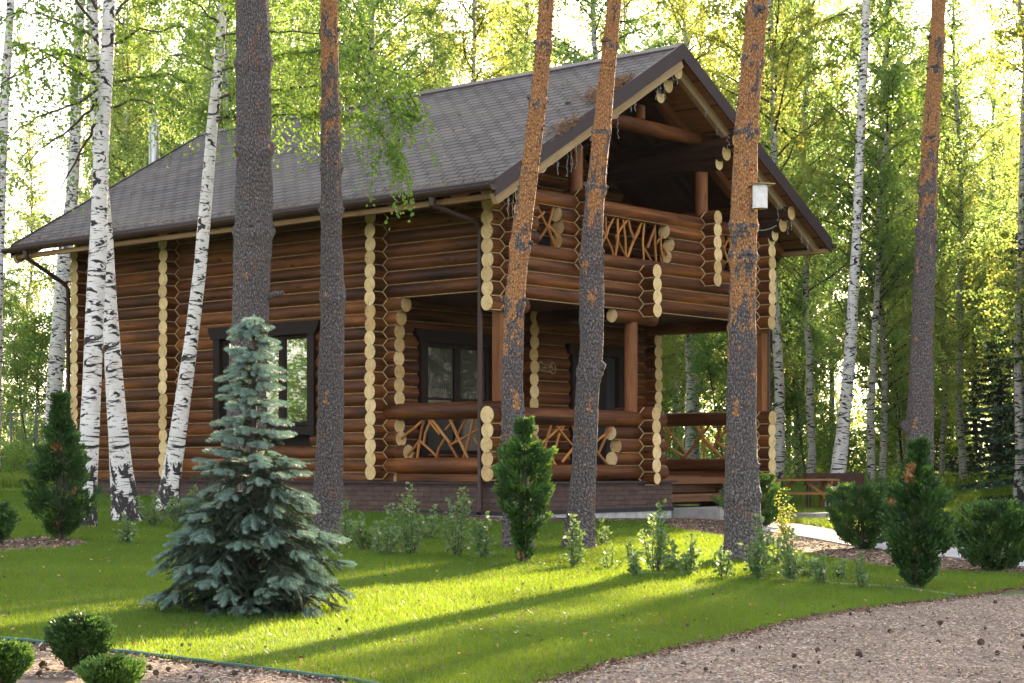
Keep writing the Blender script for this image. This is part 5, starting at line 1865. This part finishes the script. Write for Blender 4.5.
# ------------------------------------------------------------------ thujas
def thuja(label, px, py, top, halfw, prof, n=26000, dead=(), group=None, mat='thuja', lsz=.046, name='thuja', lean=0.0, clump=.17, cat='thuja', gap=.0, light=.12):
    bx, by, bz = px_base(px, py)
    sc = by / F
    H = (py - top) * sc
    t = thing(name, label, cat, (bx, by, bz), 0, group)
    hp = [a for a, b in prof]; wp = [b * halfw * sc for a, b in prof]
    tm = MB()
    for k in range(3):
        a = k * 2.1 + rnd.random()
        tm.tube([(math.cos(a) * .02, math.sin(a) * .02, -.05), (math.cos(a) * .05, math.sin(a) * .05, H * .35), (lean * H * .6, 0, H * .8)], [.022, .016, .006], 7, M['twig'])
    for k in range(16):
        a = rnd.uniform(0, 6.28); z = H * rnd.uniform(.04, .4)
        r = float(np.interp(z / H, hp, wp)) * .7
        tm.tube([(0, 0, z * .6), (math.cos(a) * r * .6, math.sin(a) * r * .6, z * .95), (math.cos(a) * r, math.sin(a) * r, z * 1.25)], [.009, .006, .003], 5, M['twig'])
    obj('stems', tm, t)
    # sprays: clumps on the outside, each a fan of small scales
    n = int(n * .62)
    nc = max(50, int(n / 75))
    f = rng.random(nc) ** .85
    an = rng.random(nc) * 2 * PI
    s0 = lsz * 3.9
    H = H - s0 * .35
    W = np.maximum(np.interp(f, hp, wp) - s0 * .60, .01)
    lump = 1 + clump * (np.sin(an * 3 + f * 9) + np.sin(an * 5 - f * 17) * .7) + rng.normal(size=nc) * clump * 1.1
    rr = W * lump * np.where(rng.random(nc) < .72, 1.0, rng.uniform(.35, .9, nc))
    cc = np.stack([np.cos(an) * rr + lean * H * f ** 2, np.sin(an) * rr, f * H * .985 + .02], 1)
    i = rng.integers(0, nc, n)
    s0 = s0 * np.clip(W / (max(wp) * .45), .6, 1.0)[i]
    out = np.stack([np.cos(an), np.sin(an), 1.1 + 0 * an], 1)[i]
    along = rng.random(n)
    fan = rng.normal(size=n)
    tang = np.stack([-np.sin(an), np.cos(an), 0 * an], 1)[i]
    C = cc[i] + unit(out) * (along * s0)[:, None] + tang * (fan * s0 * .26 * along)[:, None] + rng.normal(size=(n, 3)) * lsz * .35
    C[:, 2] = np.maximum(C[:, 2], .02)
    V = leaf_verts(C, lsz, lsz * .42, axis=out * .9 + tang * (fan * .5)[:, None], spread=.35, normal=tang)
    mi = ((rng.random(nc) < light)[i] & (along > .35)).astype(int)
    for (fa, aa, rad_) in dead:
        z = fa * H
        c0 = np.array([math.cos(aa) * np.interp(fa, hp, wp) + lean * H * fa ** 2, math.sin(aa) * np.interp(fa, hp, wp), z])
        mi = np.where(np.linalg.norm(C - c0, axis=1) < rad_ * sc * rng.uniform(.6, 1.1, n), 2, mi)
    obj('foliage', polys_mesh('foliage', V, 4, [M[mat], M['thuja_light'], M['dead_spray']], mi), t)
    return t
CONE = [(0, .45), (.06, .72), (.15, .95), (.3, 1.0), (.5, .86), (.7, .62), (.85, .38), (.95, .17), (1, .04)]
COL_ = [(0, .35), (.08, .5), (.2, .62), (.35, .95), (.55, 1.0), (.75, .86), (.88, .55), (.96, .25), (1, .05)]
BALL = [(0, .5), (.12, .8), (.3, .95), (.55, 1.0), (.75, .85), (.9, .58), (1, .2)]
FLAT = [(0, .5), (.12, .75), (.3, .98), (.6, 1.0), (.8, .95), (.93, .7), (1, .3)]
FR = -PI / 2
thuja('tall dark conical thuja with brown tufts left of the white birches', 60, 540, 394, 29, CONE, 34000, [(.66, FR, 7), (.42, FR - .3, 4), (.36, FR + .8, 6), (.1, FR + .2, 7), (.56, FR + .2, 3), (.45, FR + .7, 4)])
thuja('narrow bright green thuja in front of the porch corner', 524, 563, 419, 26, COL_, 32000, [(.04, FR - .5, 9), (.0, FR, 9), (.52, FR - .4, 2.5), (.40, FR - .8, 2.5)], light=.35)
thuja('conical thuja with a dead orange tip at the gravel edge', 918, 590, 441, 31, [(0, .4), (.08, .7), (.2, .95), (.4, 1.0), (.6, .9), (.75, .62), (.85, .42), (.93, .3), (1, .1)], 36000, [(.80, FR - .9, 9), (.86, FR - .8, 6), (.62, PI - .5, 7), (.4, PI - .3, 4), (.3, FR - .3, 3)], light=.1)
thuja('wide dark evergreen shrub beside the path left of the dead tipped thuja', 862, 550, 485, 32, FLAT, 24000, [(.3, FR, 2)], clump=.16, name='evergreen_shrub', cat='shrub', light=.18)
thuja('broad round evergreen shrub at the right edge of the view', 996, 572, 503, 37, FLAT, 26000, [(.5, FR - .2, 3)], clump=.16, name='evergreen_shrub', cat='shrub', light=.3)
thuja('round bright green bush behind the foot of the birdhouse pine', 756, 528, 474, 32, BALL, 24000, light=.5, name='round_bush', cat='bush')
thuja('dark green ball shaped bush standing on the gravel by the hose edge', 80, 672, 618, 31, BALL, 22000, clump=.09, name='round_bush', cat='bush', lsz=.024, light=.05)
thuja('fresh green ball bush cut by the left frame edge on the gravel', 4, 690, 646, 25, BALL, 16000, clump=.09, name='round_bush', cat='bush', lsz=.024, light=.6)
thuja('low fresh green bush at the bottom frame edge near the ball bush', 112, 702, 662, 30, BALL, 16000, clump=.09, name='round_bush', cat='bush', lsz=.024, light=.8)
thuja('dark feathery bush at the left edge in front of the mulch bed', -2, 545, 506, 20, [(0, .4), (.3, 1), (.7, .8), (1, .2)], 9000, name='evergreen_shrub', cat='shrub', clump=.2)

# ------------------------------------------------------------------ young deciduous shrubs
def shrub(label, px, py, top, halfw, nst=7, mat='shrub', ls=.044, dens=1.0, name='young_shrub', group='young shrubs on the lawn', cat='shrub', white_share=0):
    bx, by, bz = px_base(px, py)
    sc = by / F
    H = (py - top) * sc; R = halfw * sc
    t = thing(name, label, cat, (bx, by, bz), 0, group)
    mb = MB()
    C, A, mi = [], [], []
    for k in range(nst):
        a = rnd.uniform(0, 2 * PI); r = R * rnd.uniform(.2, 1.0)
        h = H * (1 if k == 0 else rnd.uniform(.35, .9))
        if k == 0: r = R * .25
        q = curve_pts((math.cos(a) * .02, math.sin(a) * .02, -.02), (math.cos(a) * r, math.sin(a) * r, h), 0, 7, .03)
        branch_tube(mb, q, .006, .002, M['twig'], 5)
        n = int(h / .0085 * dens)
        for j in range(n):
            s = .12 + .88 * (j + rnd.random()) / n
            i = min(5, int(s * 6)); p = q[i].lerp(q[i + 1], s * 6 - i)
            b = rnd.uniform(0, 2 * PI)
            spr = (.03 + .06 * (1 - s)) * (H / .5 + .4)
            d = Vector((math.cos(b), math.sin(b), .4))
            p = p + d * spr * rnd.random()
            C.append(tuple(p)); A.append(tuple(d))
    obj('stems', mb, t)
    C, A = np.array(C), np.array(A)
    mi = (rng.random(len(C)) < white_share).astype(int)
    obj('leaves', polys_mesh('leaves', leaf_verts(C, ls * 1.25, ls * .8, axis=A * 1.2, spread=.6), 4, [M[mat], M['white_flower_leaf']], mi), t)
    return t
SH = [('tall thin leafy shrub just left of the downspout foot', 411, 556, 483, 17, 8), ('airy yellowish shrub between the downspout and the narrow thuja', 458, 558, 488, 24, 9),
      ('low spreading pale shrub left of the tall thin one', 384, 556, 505, 22, 8), ('loose shrub growing right of the spruce by the brick plinth', 350, 545, 500, 20, 8),
      ('small white tipped shrub at the foot of the bent birch', 127, 545, 514, 15, 7), ('airy shrub beside the leaning birch foot', 192, 530, 486, 22, 9),
      ('leafy shrub touching the left side of the spruce', 156, 528, 492, 20, 8), ('slender shrub right of the narrow thuja by the leaning pine foot', 574, 568, 515, 12, 6),
      ('low sparse yellowish shrub right of the leaning pine', 610, 570, 545, 16, 5), ('tall leafy shrub in the sunny patch before the concrete landing', 656, 574, 502, 17, 9),
      ('low dark leaved shrub right of the tall sunny one', 688, 577, 533, 16, 7), ('small pale shrub left of the birdhouse pine foot', 724, 580, 545, 13, 6),
      ('upright shrub in front of the birdhouse pine foot', 757, 580, 516, 15, 9), ('bushy blue green shrub right of the birdhouse pine', 792, 582, 528, 18, 9),
      ('small dark shrub between the bushy one and the lone sprig', 822, 585, 556, 13, 6), ('lone thin sprig left of the dead tipped thuja', 863, 589, 552, 10, 4),
      ('yellow green sprig under the log corner of the porch', 604, 546, 518, 13, 5), ('low grey green shrub at the sunlit strip behind', 632, 560, 540, 13, 5)]
SH += [('dense low shrub between the spruce and the grey pine foot', 366, 552, 512, 20, 10), ('wide leafy shrub behind the tall thin one by the plinth', 428, 540, 505, 24, 10),
       ('spreading shrub against the plinth just right of the leaning birch', 214, 520, 492, 20, 9), ('low bush of pale leaves in front of the leaning birch foot', 178, 524, 500, 20, 9),
       ('small leafy clump left of the downspout base', 392, 540, 518, 18, 7), ('low clump touching the left of the narrow thuja', 484, 560, 512, 16, 8),
       ('low pale clump in the sunny grass right of the leaning pine', 636, 578, 550, 15, 7), ('small clump between the tall sunny shrub and the dark leaved one', 672, 572, 540, 14, 7),
       ('low wide clump in front of the bushy blue green shrub', 806, 578, 556, 16, 7), ('low leafy clump behind the lone thin sprig', 842, 580, 560, 13, 6), ('small clump just right of the birdhouse pine foot', 775, 566, 538, 15, 8)]
for lab, x, y, tp, hw, ns in SH:
    yel = 'yellow' in lab
    shrub(lab, x, y, tp, hw, ns, dens=1.0 if not yel else .8, white_share=.05 if 'white' in lab or 'pale' in lab else .015, mat='shrub')  # a small share of each shrub's leaves gets the white colour
shrub('yellow leaved bush in front of the picnic table', 787, 542, 489, 23, 14, 'yellow_shrub', .035, .55, 'yellow_bush', None, 'bush')
shrub('low yellow bush beside the path behind the right shrubs', 962, 520, 500, 18, 12, 'yellow_shrub', .05, .9, 'yellow_bush', None, 'bush')
shrub('white flowering bush beyond the corner of the porch', 786, 497, 452, 16, 12, 'shrub', .05, 1.0, 'flowering_bush', None, 'bush', white_share=.75)
shrub('yellow sprig at the right edge behind the broad shrub', 1018, 556, 525, 12, 6, 'yellow_shrub', .035, .8, 'yellow_bush', None, 'bush')

# hedge on the far left in front of the fence
for k, (px, Y) in enumerate(((-14, 43), (12, 45), (36, 44))):
    x = (px - 512) / F * Y
    t = tree_thing('hedge_bush', ('leafy hedge bush cut by the left edge of the view', 'leafy hedge bush at the far left before the wire fence', 'leafy hedge bush behind the tall dark thuja')[k], 'bush', SP_[2], (x, Y, gz(x, Y)), k * 2, (.55, .55, .5), 'hedge bushes at the far left')

# ------------------------------------------------------------------ picnic table, grill, fence, edging, cones
tx, ty = (800 - 512) / F * 41, 41.0
tz = gz(tx, ty)
tb = thing('picnic_table', 'wooden picnic table with slanted legs and benches beside the path', 'picnic table', (tx, ty, tz), math.radians(4))
mb = MB()
for k in range(5):
    mb.box((-.82, -.36 + k * .146, .70), (.82, -.36 + k * .146 + .138, .74), M['table_wood'])
obj('table_top', mb, tb)
for sy in (-1, 1):
    mb = MB()
    for k in range(2):
        mb.box((-.82, sy * .66 + (k - 1) * .14 + .0, .40), (.82, sy * .66 + (k - 1) * .14 + .13, .44), M['table_wood'])
    obj('bench', mb, tb)
for sx in (-.6, .6):
    for sy in (-1, 1):
        mb = MB(); mb.obox((sx, sy * .25, .70), (sx, sy * .62, -.02), .045, .09, M['table_wood'], Vector((1, 0, 0))); obj('leg', mb, tb)
    mb = MB(); mb.obox((sx + .05, -.78, .37), (sx + .05, .78, .37), .045, .09, M['table_wood']); mb.obox((sx + .05, -.34, .67), (sx + .05, .34, .67), .045, .07, M['table_wood']); obj('cross_beam', mb, tb)
    mb = MB(); mb.obox((sx * .95, 0, .36), (sx * .25, 0, .69), .05, .08, M['table_wood']); obj('brace', mb, tb)

gx_, gy_ = (834 - 512) / F * 42.5, 42.5
gr = thing('grill', 'long rusty brown metal grill trough on thin legs behind the picnic table', 'grill', (gx_, gy_, gz(gx_, gy_)), math.radians(3))
mb = MB()
z0, z1 = .62, .90
for lo, hi in (((-.67, -.2, z0), (.67, -.185, z1)), ((-.67, .185, z0), (.67, .2, z1)), ((-.67, -.184, z0), (-.655, .184, z1)), ((.655, -.184, z0), (.67, .184, z1)), ((-.65, -.184, z0), (.65, .184, z0 + .01))):
    mb.box(lo, hi, M['rust'])
obj('trough', mb, gr)
for sx in (-.6, .58):
    for sy in (-.17, .17):
        mb = MB(); mb.box((sx - .02, sy - .02, -.03), (sx + .02, sy + .02, z0 - .002), M['rust']); obj('leg', mb, gr)

fx0 = (-40 - 512) / F * 52; fx1 = (62 - 512) / F * 52
fn = thing('wire_fence', 'thin grey wire fence in the bright gap at the far left', 'fence', (fx0, 52, gz(fx0, 52)))
for k in range(5):
    mb = MB(); x = (fx1 - fx0) * k / 4; mb.tube([(x, 0, -.1), (x, 0, 2.1)], .03, 8, M['wirefence'], M['wirefence'], M['wirefence']); obj('fence_post', mb, fn)
mb = MB()
for z in (.3, .8, 1.3, 1.7, 2.0):
    mb.tube([(0, -.035, z), (fx1 - fx0, -.035, z)], .010, 4, M['wirefence'])
for k in range(24):
    x = (fx1 - fx0) * k / 23
    mb.tube([(x, -.035, .1), (x, -.035, 2.0)], .006, 4, M['wirefence'])
obj('wire_mesh', mb, fn)

mb = MB()
ep = [gp(*p) for p in [(-60, 636), (0, 642), (55, 647), (110, 654), (170, 661), (235, 669), (300, 677), (352, 684), (400, 694)]]
e3 = []
for a, b in zip(ep[:-1], ep[1:]):
    for k in range(4):
        t = k / 4
        x = a[0] + (b[0] - a[0]) * t; y = a[1] + (b[1] - a[1]) * t
        e3.append((x, y, gz(x, y) + .022 + rnd.uniform(-.003, .003)))
mb.tube(e3, .012, 8, M['green_pipe'], M['green_pipe'], M['green_pipe'])
o = obj('garden_hose', mb)
tag(o, 'dark green hose lying along the front edge of the lawn', 'garden hose')
mb = MB()
ep = [gp(*p) for p in [(640, 574), (700, 577), (760, 580), (830, 585), (900, 589), (955, 597)]]
for a, b in zip(ep[:-1], ep[1:]):
    mb.obox((a[0], a[1], gz(*a) + .012), (b[0], b[1], gz(*b) + .012), .02, .03, M['concrete'])
tag(obj('lawn_border', mb), 'thin grey border strip dividing the lawn near the shrub row', 'border strip')

# red roofed stake at the right edge
sx, sy, sz = px_base(1008, 500)
mb = MB()
mb.tube([(-.10, 0, .62), (.0, 0, .55)], .012, 6, M['wire']); mb.tube([(0, 0, .55), (.28, 0, .80)], .012, 6, M['wire']); mb.tube([(0, 0, -.05), (0, 0, .55)], .012, 6, M['wire']); mb.tube([(-.02, 0, .56), (.03, 0, .61)], .03, 8, M['rust'], M['rust'], M['rust'])
o = obj('garden_stake', mb, None, (sx, sy, sz)); tag(o, 'thin white forked stake above the broad shrub at the right edge', 'garden stake')

# pine cones
mb = MB()
k_ = 9
mb.tube([(0, 0, -.022 + .05 * i / k_) for i in range(k_ + 1)], [max(.003, .023 * math.sin(PI * (.10 + .86 * i / k_)) ** .7) for i in range(k_ + 1)], 10, M['cone'], M['cone'], M['cone'],
        disp=lambda a, L, i: 1 + .22 * math.sin(a * 5 + i * PI * .9), smooth=False)
cone_me = mb.mesh('pine_cone')
cone_px = [(656, 627), (691, 617), (663, 620), (746, 630), (797, 657), (820, 652), (939, 627), (940, 643), (969, 642), (1014, 638), (1019, 649), (820, 667), (680, 667), (605, 665), (726, 653),
           (861, 658), (787, 669), (700, 674), (577, 668), (553, 675), (868, 612), (735, 632), (778, 622), (842, 615), (905, 607), (987, 603), (1012, 593), (976, 628), (1000, 656), (615, 660),
           (44, 640 + 27), (50, 678), (183, 668), (190, 670), (150, 675), (128, 655), (166, 676), (204, 681), (25, 668), (28, 652), (58, 664), (144, 657), (218, 679), (240, 678), (892, 633), (758, 648)]
for i, (px, py) in enumerate(cone_px):
    x, y = gp(px, py)
    if bool(in_poly(np.array([x]), np.array([y]), lawn_poly)[0]): continue
    x += rnd.gauss(0, .05); y += rnd.gauss(0, .12)
    o = obj('pine_cone', cone_me, None, (x, y, gz(x, y) + .020))
    s = rnd.choice((.45, .55, .65, .75, .95))
    o.scale = (s, s, s)
    o.rotation_euler = (rnd.uniform(1.1, 1.9), rnd.uniform(-.4, .4), rnd.uniform(0, 6))
    tag(o, 'small dark pine cone lying on the pale chip gravel', 'pine cone', 'pine cones on the gravel')

# ------------------------------------------------------------------ haze
HZD = 0.00012
hb = MB()
hb.box((-75, -6, -3.2), (85, 150, 40), None)
hm, ht, ho = new_mat('haze')
pv = nd(ht, 'ShaderNodeVolumePrincipled')
pv.inputs['Color'].default_value = (0.93, 0.95, 0.93, 1)
pv.inputs['Density'].default_value = HZD
pv.inputs['Anisotropy'].default_value = 0.0
ht.links.new(pv.outputs[0], ho.inputs['Volume'])
hme = bpy.data.meshes.new('haze')
hme.from_pydata(hb.v, [], [list(f) for f in hb.f])
hme.materials.append(hm)
tag(obj('haze', hme), 'thin bright morning haze in the forest air', 'haze', kind='stuff')

# fallen leaves on the lawn
n = 1500
Y = 9.5 + 18 * rng.random(n); X = (rng.random(n) - .5) * .6 * Y
k = in_poly(X, Y, lawn_poly)
X, Y = X[k], Y[k]
C = np.stack([X, Y, G(X, Y) + .03 + .015 * rng.random(len(X))], 1)
tag(obj('fallen_leaves', polys_mesh('fallen_leaves', leaf_verts(C, .035, .025, axis=rng.normal(size=(len(X), 3)) * [1, 1, .2], spread=.2, normal=np.tile([0, 0, 1.0], (len(X), 1))), 4, [M['dead_spray'], M['chip3']], rng.integers(0, 2, len(X)))),
    'few small dry leaves fallen on the lawn', 'fallen leaves', kind='stuff')

# debris gathered along the ragged lawn edge
C = []
for a, b in zip(pp[:-1], pp[1:]):
    L = math.hypot(b[0] - a[0], b[1] - a[1])
    for _ in range(int(L * 230)):
        t = rnd.random(); x = a[0] + (b[0] - a[0]) * t + rnd.gauss(0, .05); y = a[1] + (b[1] - a[1]) * t - abs(rnd.gauss(0, .10))
        C.append((x, y, gz(x, y) + .014 + rnd.random() * .012))
C = np.array(C)
tag(obj('edge_litter', polys_mesh('edge_litter', leaf_verts(C, .03, .012, axis=rng.normal(size=(len(C), 3)) * [1.5, 1.5, .25], spread=.3), 4, [M['chip3'], M['needle_litter'], M['soil']], rng.integers(0, 3, len(C)))),
    'dark twigs and bark bits gathered along the lawn edge', 'litter', kind='stuff')

# grass between the path and the forest edge, and along the far left
def back_grass():
    n = 170000
    Y = 27 + 19 * rng.random(n); X = np.where(rng.random(n) < .72, rng.uniform(3.5, 17, n), rng.uniform(-19, -8, n))
    dx, dy = X - HO.x, Y - HO.y
    u = dx * hc + dy * hs_; v = -dx * hs_ + dy * hc
    k = ~((u > -.3) & (u < U1 + .6) & (v > -1.4) & (v < V3 + .6)) & ~in_poly(X, Y, path_poly) & ~in_poly(X, Y, mulch_poly) & ~in_poly(X, Y, lawn_poly)
    X, Y = X[k], Y[k]; n = len(X)
    H = .09 * rng.uniform(.5, 1.6, n) * (1 + .4 * np.sin(X * 1.3) * np.sin(Y * .9))
    a = rng.random(n) * 2 * PI; W = .011; z = G(X, Y)
    V = np.empty((n, 3, 3))
    V[:, 0] = np.stack([X - np.cos(a) * W, Y - np.sin(a) * W, z], 1)
    V[:, 1] = np.stack([X + np.cos(a) * W, Y + np.sin(a) * W, z], 1)
    ln = rng.normal(size=(n, 2)) * .4
    V[:, 2] = np.stack([X + ln[:, 0] * H, Y + ln[:, 1] * H, z + H], 1)
    return polys_mesh('back_grass', V.reshape(-1, 3), 3, [M['wild_grass']])
tag(obj('back_grass', back_grass()), 'longer green grass between the paved path and the forest', 'grass', kind='stuff')

n = 9000
Y = 9.5 + 18 * rng.random(n); X = (rng.random(n) - .5) * .6 * Y
k = in_poly(X, Y, lawn_poly) & (np.sin(X * 2.3 + 1) + np.sin(Y * 1.7 + X) + rng.normal(size=n) * .5 > .9)
X, Y = X[k], Y[k]
C = np.stack([X, Y, G(X, Y) + .022 + .012 * rng.random(len(X))], 1)
tag(obj('clover_patches', polys_mesh('clover_patches', leaf_verts(C, .028, .024, axis=rng.normal(size=(len(X), 3)) * [1, 1, .3], spread=.2, normal=np.tile([0, 0, 1.0], (len(X), 1))), 4, [M['thuja_light']])),
    'low clover patches growing through the lawn', 'clover', kind='stuff')
